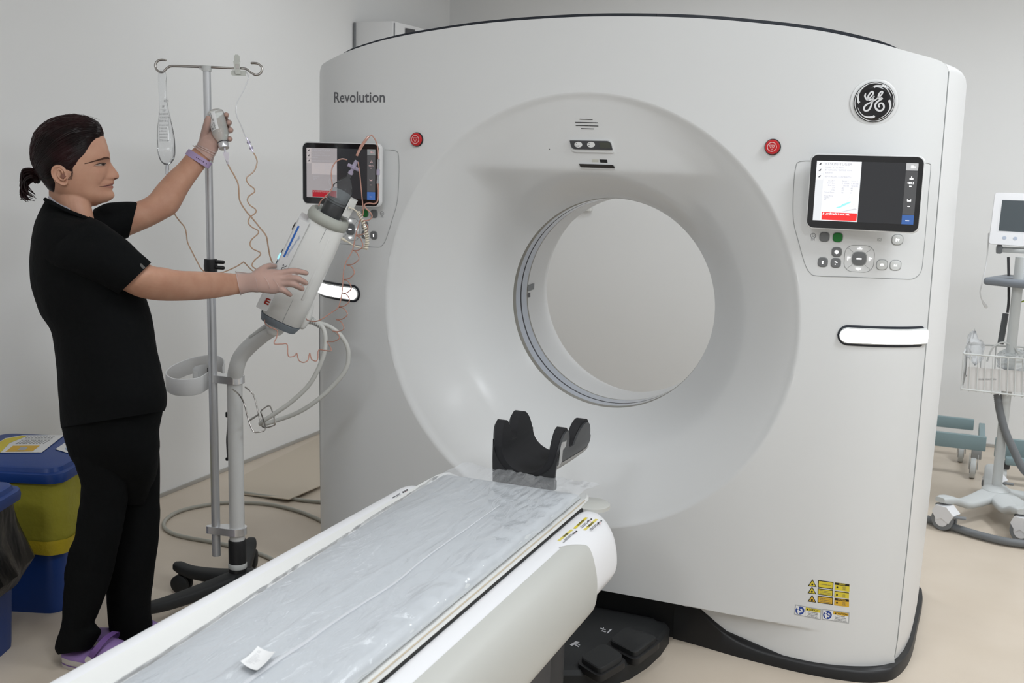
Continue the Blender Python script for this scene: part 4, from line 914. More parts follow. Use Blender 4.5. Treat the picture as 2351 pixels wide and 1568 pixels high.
# display strip on the left side
mb = MB(); mb.loft([[tuple(IJ(s, -0.066+0.020*cx_, 0.006+0.055*cy_)) for cx_, cy_ in ((-1, -1), (-1, 0.9), (-0.8, 1.05), (0.9, 1.05), (1, 0.9), (1, -1))] for s in (0.03, 0.034, 0.352, 0.357)]); ds = mb.build('display_strip', white2, hd, 20)
def DS(s, a, off=0.0008): return tuple(IJ(s, -0.066+a, 0.006+0.055*1.05+off))
mb = MB()
mb.poly([DS(0.222, -0.0105), DS(0.222, -0.0045), DS(0.335, -0.0045), DS(0.335, -0.0105)])
lab(mb.build('blue_bar', mat('injector_blue', (0.03, 0.14, 0.50), 0.5), ds, 0, fixn=False), 'blue label bar')
mb = MB()
def wr(txt, s, a, size, m=None, sx=1.0, b=0.0): put_text(mb, txt, size, lambda x, y: DS(s+x, a-y), sx=sx, bold=b)
for k, (t, s) in enumerate((('1. Check for air', 0.228), ('2. Close stopcock fully', 0.228), ('3. Purge all tubing line', 0.252), ('4. Arm the injector', 0.275), ('5. Start', 0.290))): wr(t, s, -0.001+k*0.0028, 0.0042)
mb.build('label_print', mat('blue_ink', (0.10, 0.22, 0.50), 0.6), ds, 0, fixn=False)
mb = MB(); wr('stellant', 0.128, 0.005, 0.0255, sx=0.98); mb.build('lettering', inkg, ds, 0, fixn=False)
mb = MB(); wr('m', 0.052, 0.004, 0.030, b=0.0012); lab(mb.build('lettering', mat('red_ink', (0.35, 0.02, 0.01), 0.6), ds, 0, fixn=False), 'dark red lettering')
MB().tube([IJ(0.10, -0.087, 0.046), IJ(0.24, -0.087, 0.046)], 0.002, 6).build('status_line', mat('status_dark', (0.02, 0.06, 0.10), 0.3), ds)
MB().tube([IJ(0.205, -0.0875, 0.048), IJ(0.222, -0.0875, 0.048)], 0.0035, 8, round_ends=True).build('status_light', mat('status_blue', (0.2, 0.6, 1), 0.3, emit=(0.25, 0.65, 1), es=1.3), ds)
MB().tube([IJ(0.31, -0.087, 0.040), IJ(0.335, -0.087, 0.040)], 0.003, 6).build('vent', ink, ds)
# knob housing and cable connector at the lower right
mb = MB(); mb.tube([IJ(0.025, 0.075, 0.012), IJ(0.055, 0.077, 0.012), IJ(0.095, 0.071, 0.010), IJ(0.115, 0.064, 0.008)], [0.014, 0.016, 0.013, 0.007], 16, round_ends=True); mb.build('connector_housing', injw, hd)
cabp = [IJ(0.052, 0.088, 0.0), D(741, 752, 3.60), D(747, 790, 3.60), D(738, 830, 3.61), D(712, 880, 3.63), D(672, 920, 3.65), D(630, 950, 3.67), D(602, 968, 3.69), D(602, 974, 3.715), D(632, 966, 3.73), D(690, 944, 3.72), D(745, 905, 3.70), D(790, 855, 3.68), D(800, 820, 3.67), D(795, 790, 3.66), D(775, 763, 3.65), D(745, 745, 3.65), D(705, 738, 3.65)]
cabm = mat('cable_grey', (0.58, 0.58, 0.55), 0.45)
tag(MB().tube(spl(cabp, 8), 0.0077, 12).build('power_cable', cabm), 'thick grey green cable looped from the injector head over a wire hook', 'cable')
mb = MB()
for k in range(7): p = np.array(cabp[0])+(np.array(cabp[1])-cabp[0])*(k/7); mb.lathe([(0.006, -0.0018), (0.0125-0.0006*k, -0.0018), (0.0125-0.0006*k, 0.0018), (0.006, 0.0018)], p, nrm(np.array(cabp[1])-cabp[0]), 14)
mb.build('strain_relief', lgrey, hd)
# wire cable hook on the post
hk = [D(533, 893, 3.665), D(548, 905, 3.65), D(560, 925, 3.64), D(568, 955, 3.635), D(576, 980, 3.63), D(583, 991, 3.63), D(592, 992, 3.635), D(607, 988, 3.65), D(609, 978, 3.66), D(602, 955, 3.68), D(599, 945, 3.685), D(607, 937, 3.69), D(617, 932, 3.70), D(623, 938, 3.70), D(631, 968, 3.695), D(628, 977, 3.70), D(605, 981, 3.715), D(597, 965, 3.72), D(585, 915, 3.73), D(577, 900, 3.73), D(562, 888, 3.735)]
MB().tube(spl(hk, 6), 0.0024, 8).build('cable_hook', steel, ij)
MB().tube([D(571, 966, 3.632), D(593, 952, 3.722)], 0.0035, 8).build('hook_bar', steel, ij)
# hanging clips on the back of the post
MB().tube(spl([D(524, 955, 3.78), D(523, 985, 3.785), D(521, 1010, 3.79), D(523, 1050, 3.79)], 5), 0.003, 8).build('hanging_strap', darkgrey, ij)
MB().box(D(522, 952, 3.78), (0.012, 0.01, 0.02), 0.003).build('strap_clip', black, ij); MB().box(D(521.5, 1054, 3.79), (0.01, 0.01, 0.012), 0.003).build('strap_clip', black, ij)

# ================================================================ IV POLE CLAMPED TO THE POST
P0 = D(497, 1275, 3.835); PT = P0.copy()
zt_ = [z for z in np.linspace(1.5, 2.2, 701) if pix((P0[0], P0[1], z))[1] <= 160][0]
iv = thing('iv_pole', 'slim aluminium drip pole with two steel hooks clamped beside the injector post', 'iv pole', (P0[0], P0[1], P0[2]))
def IP(z): return V(P0[0], P0[1], z)
zmid = [z for z in np.linspace(0.5, 1.8, 1301) if pix(IP(z))[1] <= 610][0]
MB().tube([IP(P0[2]), IP(zmid)], 0.0150, 20).build('pole', alu, iv); MB().tube([IP(zmid), IP(zt_)], 0.0125, 20).build('inner_pole', alu, iv)
mb = MB(); mb.lathe([(0.022, -0.02), (0.023, 0.0), (0.021, 0.022)], IP(zmid), (0, 0, 1), 24); o = mb.build('height_lock', black, iv)
for dv in (-9, 4): MB().tube([D(497, 610+dv, depth(IP(zmid))-0.01), D(512, 611+dv, depth(IP(zmid))-0.01)], 0.0065, 12, round_ends=True).build('lock_knob', black, o)
dT = depth(IP(zt_))
MB().tube([IP(zt_-0.005), IP(zt_+0.012)], 0.0165, 20).build('hook_socket', lgrey, iv)
MB().tube([D(458, 154.5, dT), D(472, 155, dT)], 0.007, 10).build('hook_sleeve', white2, iv)
hkp = [(380, 138), (369.5, 137.4), (361, 141), (356.6, 149), (359, 158.4), (366.7, 165.4), (375, 164.7), (382, 157.7), (390.5, 152.5), (403, 151.7), (438, 152.8), (480, 154), (533.6, 156.3), (560, 157.3), (568, 160), (575.7, 166), (587, 172), (598, 168), (601.7, 156), (594, 147), (584, 145), (577.8, 145)]
MB().tube(spl([D(u, v, dT-0.004) for u, v in hkp], 6), 0.0040, 10, round_ends=True).build('hook_bar', steel, iv)
# two clamps between pole and post
def clamp(v, w0, w1):
    zc = [z for z in np.linspace(0.05, 1.8, 1751) if pix(IP(z))[1] <= v][0]; a, b = IP(zc), PV(zc); d = nrm(b-a); n = V(-d[1], d[0], 0)
    mb = MB(); L = np.linalg.norm(b-a)
    pts = []
    for c, r, q0, q1 in ((0.0-w0, 0.012, 90, 270), (L, 0.034, -90, 90)):
        for q in np.linspace(q0, q1, 12): pts.append((c+r*math.cos(math.radians(q)), r*math.sin(math.radians(q))*(1 if c < L/2 else 1)))
    mb.prism([p for p in pts[:12]]+[p for p in pts[12:]], lambda x, y, t: tuple(a+d*x+n*y+V(0, 0, t)), -0.013, 0.013)
    mb.build('clamp', chrome, iv, 30)
clamp(869, 0.004, 0.0); clamp(1216, 0.022, 0.0)
# white curled bottle holder hung on the pole, and a wall of it curling inwards
bh = thing('bottle_holder', 'open white plastic ring holder fixed to the drip pole', 'holder', D(440, 870, 3.80))
RT = [(486, 843, 3.775), (482, 849, 3.755), (474, 856, 3.74), (456, 866, 3.72), (427.5, 870, 3.71), (404, 869, 3.72), (389, 864, 3.74), (381, 856, 3.77), (386, 846, 3.81), (402.5, 835, 3.85), (434, 822.5, 3.89), (465, 816, 3.91), (485, 814, 3.915), (502.5, 816, 3.91), (513, 822.5, 3.895), (515, 833, 3.88), (512, 840, 3.87)]
path = spl([D(*p) for p in RT], 5); cR = np.mean(np.array(path), axis=0)
mb = MB(); rws = []
for p in path:
    n_ = nrm(V(p[0]-cR[0], p[1]-cR[1], 0)); rws.append([tuple(p+n_*q+V(0, 0, z)) for q, z in ((0.002, -0.058), (0.0025, -0.002), (0, 0), (-0.0025, -0.002), (-0.002, -0.058), (0, -0.060))])
mb.loft(rws); mb.build('band', white2, bh, 50)
Q = spl([D(486, 843, 3.775), D(487, 838, 3.79), D(476, 836.5, 3.80), D(459, 838, 3.80), D(446, 843, 3.795), D(443, 851, 3.785), D(455, 853, 3.78)], 5)
mb = MB(); mb.loft([[tuple(p+V(0, 0, z)+_f*w) for w, z in ((-0.002, -0.045), (-0.002, 0.0), (0.002, 0.0), (0.002, -0.045))] for p in Q]); mb.build('inner_curl', white2, bh, 50)
CW = cR; Cz = D(487, 845, 3.79)[2]
MB().box(D(484, 851, 3.80), (0.02, 0.02, 0.025), 0.004).build('bracket', darkgrey, bh)

# ---- drip bag
dB = dT-0.01
bagm = film_mat('bag_plastic', (0.9, 0.91, 0.93), 0.07, 0.06, (20, 0.6, 0.005, (2, 0.6, 0.6), 0.2), 0.22, (0.96, 0.965, 0.97))
mb = MB(); rws = []
for (v, ul, ur, tk) in ((160, 368, 374, 0.003), (168, 363, 381, 0.004), (200, 363.5, 382.5, 0.004), (232, 365, 384, 0.006), (260, 365, 389, 0.010), (290, 361.5, 396, 0.016), (315, 360, 401, 0.02), (345, 361, 403, 0.022), (362, 365, 401, 0.02), (372, 370, 396, 0.016), (378, 377, 390, 0.008)):
    c = (ul+ur)/2; a = (ur-ul)/2; rws.append([tuple(D(c+a*math.cos(q), v, dB+tk*math.sin(q))) for q in [2*math.pi*j/24 for j in range(24)]])
R2 = []
for j in range(24): R2.append(spl([V(*r[j]) for r in rws], 4))
mb.loft([[tuple(R2[j][i]) for j in range(24)] for i in range(len(R2[0]))]); bag = mb.build('drip_bag', bagm, None, 60)
tag(bag, 'clear plastic drip bag hanging from the left hook of the pole', 'drip bag')
mb = MB(); mb.tube([D(384, 377, dB), D(384, 388, dB), D(383, 400, dB)], [0.005, 0.0055, 0.004], 12); mb.build('outlet_port', film_mat('port_plastic', (0.8, 0.8, 0.85), 0.3, 0.1), bag)
mb = MB()
def bagp(u, v): 
    w = float(np.interp(v, [200, 232, 260, 290, 315, 345], [0.004, 0.006, 0.010, 0.016, 0.02, 0.022])); return tuple(D(u, v, dB-w-0.001))
for k, (u, v, t, sz) in enumerate(((376, 232, 'KDS', 6), (372, 245, 'SF', 6), (373, 254, '% 0.9', 5), (366, 262, 'NaCl SODYUM', 5), (367, 270, 'KLORUR IZOTONIK', 4.5), (366, 278, 'SERUM 100 ml', 5), (365, 287, 'steril apirojen cozelti', 4), (365, 294, 'IV infuzyon icindir', 4), (365, 301, 'her 100 ml icerir', 4), (366, 308, 'sodyum klorur 0.9 g', 4), (367, 315, 'enjeksiyonluk su', 4), (366, 323, 'LOT 4517 SKT 2026', 4))):
    put_text(mb, t, sz*1.25, lambda a, b: bagp(u+a*(0.5 if sz < 6 else 0.8), v-b))
for pts in ([(367, 252), (383, 252)], [(365, 256), (366, 320), (390, 323), (386, 258)]):
    for a, b in zip(pts[:-1], pts[1:]): mb.tube([bagp(*a), bagp(*b)], 0.0003, 4)
mb.build('bag_print', inkg, bag, 0, fixn=False)
# ---- white plastic clip on the hook bar
dC = dT-0.012
cp = thing('tube_clip', 'off white plastic clip gripping the right arm of the hook bar', 'clip', D(545, 160, dC))
clm = mat('clip_plastic', (0.55, 0.56, 0.52), 0.5)
def cpl(pts, d0, d1, nm, m=clm):
    mb = MB(); mb.prism(pts, lambda a, b, t: tuple(D(a, b, t)), d0, d1); mb.build(nm, m, cp, 0)
cpl([(531, 163), (534, 161), (561, 162), (565, 165), (564, 175), (534, 173.5), (530, 171)], dC, dC+0.004, 'jaw')
cpl([(535.5, 140), (549, 141), (551, 150), (553, 170), (541, 170), (538, 158)], dC-0.006, dC-0.001, 'front_lever')
cpl([(537, 130), (540, 125), (546, 125), (550, 129), (552, 143), (538, 143)], dC+0.004, dC+0.008, 'rear_lever')
cpl([(540.5, 147), (548, 147), (549, 157), (542, 157)], dC-0.0075, dC-0.0055, 'spring', steel)
# ---- tubing
tubm = mat('line_amber', (0.62, 0.42, 0.29), 0.25, trans=0.35, ior=1.3, coat=0.3); tubp = mat('line_rose', (0.62, 0.34, 0.27), 0.22, trans=0.25, ior=1.3, coat=0.4)
tubc = film_mat('line_clear', (0.85, 0.85, 0.88), 0.25, 0.08, None, 0.35)
lilac = film_mat('connector_lilac', (0.62, 0.56, 0.72), 0.5, 0.1, None, 0.3, (0.9, 0.87, 0.97))
def line(pts, r, m, nm, label, cat, d0, d1, n=7, tagit=True, parent=None):
    N = len(pts); P = [D(p[0], p[1], (p[2] if len(p) > 2 else d0+(d1-d0)*i/(N-1))) for i, p in enumerate(pts)]
    o = MB().tube(spl(P, n), r, 8).build(nm, m, parent)
    return tag(o, label, cat) if tagit else o
l1 = line([(564, 163), (567, 168), (570, 180), (559.6, 207), (545, 234), (541.7, 250), (544, 268), (553, 288), (561, 308), (565, 316)], 0.0016, tubc, 'infusion_line', 'clear then amber wavy infusion line hanging from the white clip', 'tube', dC, dC-0.02)
line([(566, 316), (570, 325), (574, 334), (578, 342), (581, 349)], [0.0030]*29, lilac, 'connector', '', '', dC-0.02, dC-0.02, tagit=False, parent=l1)
for (u, v) in ((571, 327), (577, 340)): MB().tube([D(u-0.8, v-2, dC-0.02), D(u+0.8, v+2, dC-0.02)], 0.0062, 12).build('connector_collar', lilac, l1)
line([(582, 351), (588, 362), (590, 374), (583, 393), (568, 406), (566, 414), (572, 424), (583, 433), (584, 441), (572, 450), (568, 460), (574, 471), (586, 480), (587, 488), (573, 500), (570, 511), (578, 521), (592, 529), (592, 537), (578, 550), (574, 561), (580, 571), (596, 579), (597, 586), (584, 598), (578.5, 609), (585, 616), (593, 620)], 0.0021, tubm, 'wavy_section', '', '', dC-0.02, 3.50, tagit=False, parent=l1)
line([(517, 338), (518, 350)], 0.0018, tubc, 'needle_end', '', '', 3.515, 3.515, tagit=False, parent=l1) if False else None
l2 = line([(522.6, 376), (530, 390), (539, 405), (547, 424), (549, 452), (553, 466), (566, 486), (580, 502), (597, 523), (611, 541.6), (615, 562), (619, 585), (624, 600), (630, 612)], 0.0024, tubm, 'transfer_line', 'smooth amber tube running from the held vial to the injector', 'tube', 3.52, 3.56)
mb = MB(); mb.prism([(511, 350), (526, 350), (525.5, 360), (524, 371), (520.5, 371), (515, 362)], lambda a, b, t: tuple(D(a, b, t)), 3.510, 3.520)
sp = mb.build('spike_wings', mat('spike_white', (0.66, 0.62, 0.68), 0.35), l2, 0); MB().tube([D(515.5, 339, 3.516), D(517, 350, 3.515), D(521, 368, 3.515), D(523, 377, 3.52)], [0.0025, 0.0035, 0.0045, 0.0028], 12).build('spike', mat('spike_pale', (0.62, 0.6, 0.66), 0.3), l2)
l3 = line([(383, 400), (384, 430), (395, 470), (401, 491), (412, 507), (424, 522), (428, 538), (431, 557), (442, 580), (455, 605), (463, 618), (480, 630), (500, 627), (512, 625), (530, 618), (546, 610), (557, 603), (560, 602), (568, 610), (578, 620), (590, 630)], 0.0021, tubm, 'drip_line', 'amber tube from the drip bag passing behind the arms and pole', 'tube', dB, 3.64)
# ---- coiled patient line
SC = [(809, 575), (796, 608), (788, 641.5), (785, 672.7), (777, 704.6), (772, 733.6), (764, 760), (750.7, 784), (731.5, 804), (711, 811), (681.5, 811), (659, 790.7), (636, 759)]
BG = [(824, 594.6), (813.5, 626.5), (806.5, 661.6), (802.3, 690), (797.5, 722), (789.5, 754), (779.3, 776), (760, 805), (725, 829), (696.5, 832), (664.6, 819), (629.5, 789)]
SC = [(826.5, 506.4), (816.6, 540)]+SC; BG = [(845, 527), (833, 565)]+BG
pts = []; dd = 3.50
for i, c in enumerate(SC):
    pts.append((c[0], c[1], dd+0.016))
    if i < len(BG):
        b = BG[i]; n_ = SC[i+1]
        if 9 < i < 13: pts += [(c[0]+0.3*(b[0]-c[0]), c[1]+0.75*(b[1]-c[1]), dd), (b[0], b[1], dd-0.012), (n_[0]+0.3*(b[0]-n_[0]), n_[1]+0.75*(b[1]-n_[1]), dd)]; continue
        pts += [(0.5*b[0]+0.5*c[0]+2, 0.62*c[1]+0.38*b[1]-3 if i < 9 else 0.5*(c[1]+b[1]), dd+0.004), (b[0], b[1], dd-0.014), (0.45*b[0]+0.55*n_[0]+2, 0.35*b[1]+0.65*n_[1]+3 if i < 9 else 0.5*(b[1]+n_[1]), dd+0.0)]
pts += [(618, 750, 3.52), (608, 741, 3.54), (609, 733, 3.56), (616, 728, 3.57)]
l4 = line(pts, 0.00185, tubp, 'coiled_line', 'rose coloured coiled patient line looping down beside the injector', 'tube', 3.5, 3.5, 5)
st_ = [(822, 372, 3.475), (826, 400, 3.48), (830.5, 448, 3.485), (834, 488, 3.49), (826.5, 506.4, 3.5), (816.6, 540, 3.5), (809, 575, 3.5), (795, 600, 3.5), (789, 622, 3.5), (787, 650, 3.505), (785, 673, 3.505), (777, 704.6, 3.505), (760, 718, 3.51), (738, 733, 3.51), (722, 738, 3.52), (706, 735, 3.54), (703, 731, 3.56)]
line(st_, 0.00185, tubp, 'straight_line', '', '', 3.5, 3.5, 5, False, l4)
l5 = line([(822.5, 353, 3.47), (833, 335, 3.47), (850, 311.7, 3.475), (857, 314, 3.475), (864, 327, 3.475), (868, 345, 3.475), (869, 366, 3.475)], 0.0020, tubp, 'priming_line', 'thin rose line arching over the syringe tip to a clear connector', 'tube', 3.47, 3.47, 6)
line([(819, 358, 3.472), (828, 338, 3.472), (839, 322, 3.472), (847, 313, 3.475)], 0.0042, tubp, 'doubled_line', '', '', 3.47, 3.47, 5, False, l5)
line([(869, 365), (869, 378), (868.5, 392), (868, 410), (867.5, 422)], 0.0042, tubc, 'connector', '', '', 3.475, 3.475, 4, False, l5)
line([(868.3, 389), (868, 402)], 0.0055, lilac, 'connector_collar', '', '', 3.475, 3.475, 2, False, l5)
line([(867.5, 422, 3.475), (868.5, 440, 3.475), (867, 460, 3.475), (860, 467.5, 3.475), (847, 466.5, 3.477), (838, 469, 3.48), (838, 476, 3.482), (850, 488, 3.485), (854, 497, 3.487), (848, 504.5, 3.49), (836, 507, 3.493), (826.5, 506.4, 3.498)], 0.0023, tubp, 'lower_line', '', '', 3.475, 3.5, 6, False, l5)
l6 = line([(797, 367, 3.468), (785, 365, 3.468), (773, 370, 3.465), (764, 382, 3.463), (761, 395, 3.462), (761, 410, 3.462), (763, 425, 3.46), (760, 437, 3.46), (748, 450, 3.462), (737, 461, 3.47), (731.5, 472, 3.48)], 0.0020, tubp, 'filling_line', 'rose tube arching left of the syringe into the injector collar', 'tube', 3.47, 3.47, 6)
# ---- syringe in the injector
TOPS = LA*0.935+0.030
sy = thing('contrast_syringe', 'clear syringe barrel with black plunger seated in the injector collar', 'syringe', IJ(TOPS, 0, 0))
syc = film_mat('syringe_clear', (0.80, 0.82, 0.84), 0.04, 0.05, None, 0.10, (0.985, 0.99, 0.99))
mb = MB(); mb.lathe([(0.0345, 0.0), (0.0345, 0.098), (0.033, 0.101), (0.0135, 0.134), (0.0075, 0.139), (0.0065, 0.154)], IJ(TOPS, 0, 0), AX, 40, caps=False); mb.build('barrel', syc, sy)
mb = MB(); mb.lathe([(0.0, 0.002), (0.0325, 0.002), (0.0325, 0.042), (0.030, 0.046), (0.008, 0.062), (0.0, 0.064)], IJ(TOPS, 0, 0), AX, 32); mb.build('plunger', mat('plunger_black', (0.012, 0.012, 0.014), 0.35), sy)
mb = MB(); mb.lathe([(0.0330, 0.052), (0.0335, 0.053), (0.0335, 0.055), (0.0330, 0.056)], IJ(TOPS, 0, 0), AX, 40); mb.build('plunger_ring', black, sy)
fl_ = film_mat('contrast_fluid', (0.45, 0.49, 0.51), 0.25, 0.05, None, 0.04, (0.93, 0.95, 0.96))
mb = MB(); mb.lathe([(0.0, 0.047), (0.0335, 0.047), (0.0335, 0.088), (0.0, 0.094)], IJ(TOPS, 0, 0), AX, 32); mb.build('fluid', fl_, sy)
mb = MB(); mb.lathe([(0.004, 0.150), (0.0085, 0.152), (0.0085, 0.160), (0.0055, 0.162), (0.0055, 0.170), (0.009, 0.172), (0.010, 0.180), (0.0065, 0.184), (0.0060, 0.200)], IJ(TOPS, 0, 0), AX, 20); mb.build('luer_connector', lilac, sy)
MB().tube([IJ(TOPS+0.176, -0.02, 0.0), IJ(TOPS+0.176, 0.02, 0)], 0.006, 12).build('valve', lilac, sy)
MB().box((0, 0, 0), (0.001, 0.001, 0.001)) if False else None
mb = MB(); mb.loft([[tuple(IJ(TOPS+s, a, b)) for a, b in ((0.034, -0.014), (0.057, -0.014), (0.059, -0.011), (0.059, 0.012), (0.057, 0.016), (0.034, 0.016))] for s in (0.022, 0.024, 0.082, 0.084)]); o = mb.build('warming_sleeve', mat('sleeve_white', (0.72, 0.72, 0.69), 0.45), sy, 20); lab(o, 'white heater block clipped to the barrel')
T = [IJ(TOPS+0.045, 0.041, 0.0168), IJ(TOPS+0.052, 0.050, 0.0168), IJ(TOPS+0.058, 0.040, 0.0168)]; MB().tube(T+[T[0]], 0.0006, 5).build('triangle_mark', inkg, o)
# coiled cream heater lead
hl = [D(800, 476, 3.50), D(812, 480, 3.50), D(822, 488, 3.50)]
ax = spl([D(822, 488, 3.50), D(832, 505, 3.495), D(840, 530, 3.49), D(843, 552, 3.49), D(840, 572, 3.49)], 24)
coil = []
for i, p in enumerate(ax):
    t = nrm(ax[min(i+1, len(ax)-1)]-ax[max(0, i-1)]); a = nrm(np.cross(t, _f)); b = np.cross(t, a); q = 2*math.pi*i/6.0; coil.append(p+0.0052*(a*math.cos(q)+b*math.sin(q)))
hp_ = hl+coil+[D(836, 571, 3.495), D(815, 565, 3.50), D(800, 556, 3.51), D(792, 552, 3.52)]
crm = mat('cream_cord', (0.72, 0.66, 0.54), 0.45)
ho = tag(MB().tube(spl(hp_, 2), 0.0024, 8).build('heater_cord', crm), 'cream coiled cord hanging beside the injector collar', 'cord')
MB().tube([D(786, 548, 3.525), D(796, 554, 3.515)], [0.005, 0.0035], 10).build('plug', crm, ho)

# ================================================================ PERSON
skin = mat('skin', (0.47, 0.25, 0.165), 0.5, sss=0.12, var=(22, (0.44, 0.225, 0.148), (0.50, 0.275, 0.185)))
scrub = mat('scrub_black', (0.0042, 0.0046, 0.005), 0.9, spec=0.12, bump=(35, 0.35, 0.006))
hairm = mat('hair_dark_red', (0.012, 0.005, 0.005), 0.42, spec=0.28, var=(14, (0.007, 0.0035, 0.0035), (0.022, 0.005, 0.006)))
pr_ = thing('person', 'woman in black scrubs and purple clogs holding up a glass vial beside the injector', 'person', PZ(0, 230, 1480))
def ring2(pL, pR, dc, hd, n=28, p=1.0, dl=0.0, dr=0.0):
    # elliptical ring between two silhouette points; hd = half thickness in depth (m)
    out = []
    for j in range(n):
        q = 2*math.pi*j/n; c, s_ = math.cos(q), math.sin(q)
        c = math.copysign(abs(c)**p, c); s_ = math.copysign(abs(s_)**p, s_)
        t = 0.5+0.5*c
        out.append(tuple(D(pL[0]+(pR[0]-pL[0])*t, pL[1]+(pR[1]-pL[1])*t, dc+dl*(1-t)+dr*t-hd*s_)))
    return out
def smooth_rings(R, k=5):
    n = len(R[0]); cols = [spl([V(*r[j]) for r in R], k) for j in range(n)]
    return [[tuple(cols[j][i]) for j in range(n)] for i in range(len(cols[0]))]
bd = MB()
# ---- head: horizontal slices in a face frame
HD = 3.15; hc = D(170, 375, HD); kz = nrm(ray(170, 375)); SC_ = HD*np.linalg.norm(ray(170, 375))/F_PX
hF = nrm(_r-kz*(_r @ kz)); hU = nrm(np.cross(kz, hF)); hU = hU if hU @ _u > 0 else -hU; hS = -kz
yaw = math.radians(5); hF2 = nrm(hF*math.cos(yaw)+hS*math.sin(yaw)); hS2 = nrm(hS*math.cos(yaw)-hF*math.sin(yaw))
CX = 175.0
_p0 = np.array(pix(hc)); _J = np.array([(np.array(pix(hc+hF*0.01))-_p0)/0.01, (np.array(pix(hc+hU*0.01))-_p0)/0.01]).T; _Ji = np.linalg.inv(_J)
def HP(u, v, c):
    a, b = _Ji @ np.array([u-170.0, v-375.0]); return hc+hF2*a+hU*b+hS2*(c*0.00122)
HS = [ # v, front, back, half width
    (270, 172, 160, 5), (271.5, 187, 147, 16), (274.5, 201, 133, 27), (279, 213, 119, 38), (286, 224, 105, 47.5), (295, 231, 94, 54), (307, 236.5, 85, 58.5), (320, 243, 80, 60), (340, 249.5, 76, 60), (355, 253, 76, 59.5), (366, 253, 77, 58.5), (373, 251, 79, 58), (385, 250, 84, 57), (398, 250, 91, 55.5), (410, 249, 98, 53.5), (418, 249.5, 104, 52), (426, 249, 110, 50), (434, 248.5, 116, 48), (442, 250, 124, 45.5), (449, 251, 134, 42), (456, 249, 148, 37), (463, 243, 168, 30), (469, 232, 185, 21), (473, 222, 200, 10)]
NOSE = [(352, 253), (362, 254), (369, 254.5), (374, 256), (381.6, 262), (391.8, 269.6), (398, 274), (402, 276.5), (406, 276.3), (409.7, 275), (412.5, 269), (414, 263), (416, 262), (418.6, 263.8), (421, 263.6), (423, 262.5), (425.6, 258), (427.5, 260.5), (430, 261.8), (432.6, 261.2), (437.8, 258.8), (442, 262), (445.4, 264.3), (451.8, 264.8), (457, 261), (461, 255), (465, 246)]
NW = [(352, 9), (370, 6), (381, 6.5), (392, 8), (402, 10), (409, 12), (413, 11), (416, 15), (420, 19), (426, 21), (432, 19), (438, 17), (446, 19), (452, 19), (460, 16), (466, 14)]
def headA(v, c, side=1):
    """front surface coordinate (u) at height v and sideways c (px)"""
    f, b, w = interp(v, HS, 1), interp(v, HS, 2), interp(v, HS, 3)
    ac = b+(f-b)*0.46; cc = min(0.999, abs(c)/w)
    a = ac+(f-ac)*(1-cc**(2.3-0.45*sst(395, 425, v)))**0.5
    if 350 < v < 467:
        n = interp(v, NOSE); s = interp(v, NW); a += max(0, n-f)*math.exp(-(c/s)**2)
    a += 2.6*math.exp(-((abs(c)-34)/12)**2-((v-402)/13)**2)            # cheek
    a -= 6.0*math.exp(-((abs(c)-32)/12)**2-((v-377)/8)**2)              # eye socket
    a += 2.4*math.exp(-((abs(c)-30)/18)**2-((v-364)/5)**2)             # brow
    a += 4.0*math.exp(-((abs(c)-12)/4.5)**2-((v-407)/5)**2)            # nostril wing
    a -= 2.4*math.exp(-((abs(c)-(24+(v-410)*0.5))/4)**2-((v-418)/10)**2); a += 1.8*math.exp(-((abs(c)-(31+(v-410)*0.4))/6)**2-((v-414)/9)**2)              # smile fold
    a -= 1.8*math.exp(-((abs(c)-29)/4)**2-((v-429)/4)**2)
    return a
def head_slices(grow=None, dv=1.6, v0=270.0, v1=474):
    R = []
    for v in [270.0, 270.5, 271.2]+list(np.arange(v0+2.2, v1, dv)):
        vv = max(v, 270.0); f, b, w = interp(vv, HS, 1), interp(vv, HS, 2), interp(vv, HS, 3); ac = b+(f-b)*0.46
        N = 72; ring = []
        for j in range(N):
            q = 2*math.pi*j/N; c = w*math.sin(q)
            c = w*math.copysign(abs(math.sin(q))**1.0, math.sin(q))
            u = headA(vv, c) if math.cos(q) >= 0 else ac-(ac-b)*(1-min(1, abs(c)/w)**2.2)**0.5
            if grow:
                g_ = grow(u, v, c); cen = V(ac, 0); du, dc_ = (u-ac)/max(1, (f-b)/2), c/w; L = math.hypot(du, dc_)+1e-6
                up_ = sst(312, 270, v); u += g_*du/L*(1-up_*0.8); c += g_*dc_/L*(1-up_*0.8)
                ring.append(tuple(HP(u, v-max(0, g_)*up_, c))); continue
            ring.append(tuple(HP(u, v, c)))
        R.append(ring)
    return R
bd.loft(head_slices())
# ears
for sd in (1, -1):
    eo = [(134, 379), (127, 383), (123.5, 393), (126, 405), (133, 415), (142, 422), (150, 426), (157, 425), (161, 420), (161, 412), (158, 405), (156, 398), (154, 392), (148, 384), (141, 379.5)]
    P = spl([V(a, b, 0) for a, b in eo], 3, True); cc = np.mean(P, axis=0)
    def ew(a, b): return 54+6*sst(160, 125, a)
    rws = [[tuple(HP(cc[0]+(p[0]-cc[0])*s, cc[1]+(p[1]-cc[1])*s, sd*(ew(p[0], p[1])+o))) for p in P] for s, o in ((0.9, -6), (1.0, 0), (1.0, 4), (0.93, 5.5), (0.82, 4.5), (0.72, 1.0), (0.4, -1.5), (0.05, -2))]
    bd.loft(rws)
# neck
bd.loft(smooth_rings([ring2((112, 425), (200, 440), 3.165, 0.050), ring2((112, 448), (208, 468), 3.165, 0.053), ring2((116, 470), (213, 486), 3.165, 0.056), ring2((116, 492), (217, 506), 3.165, 0.06), ring2((112, 520), (225, 530), 3.165, 0.08)]))
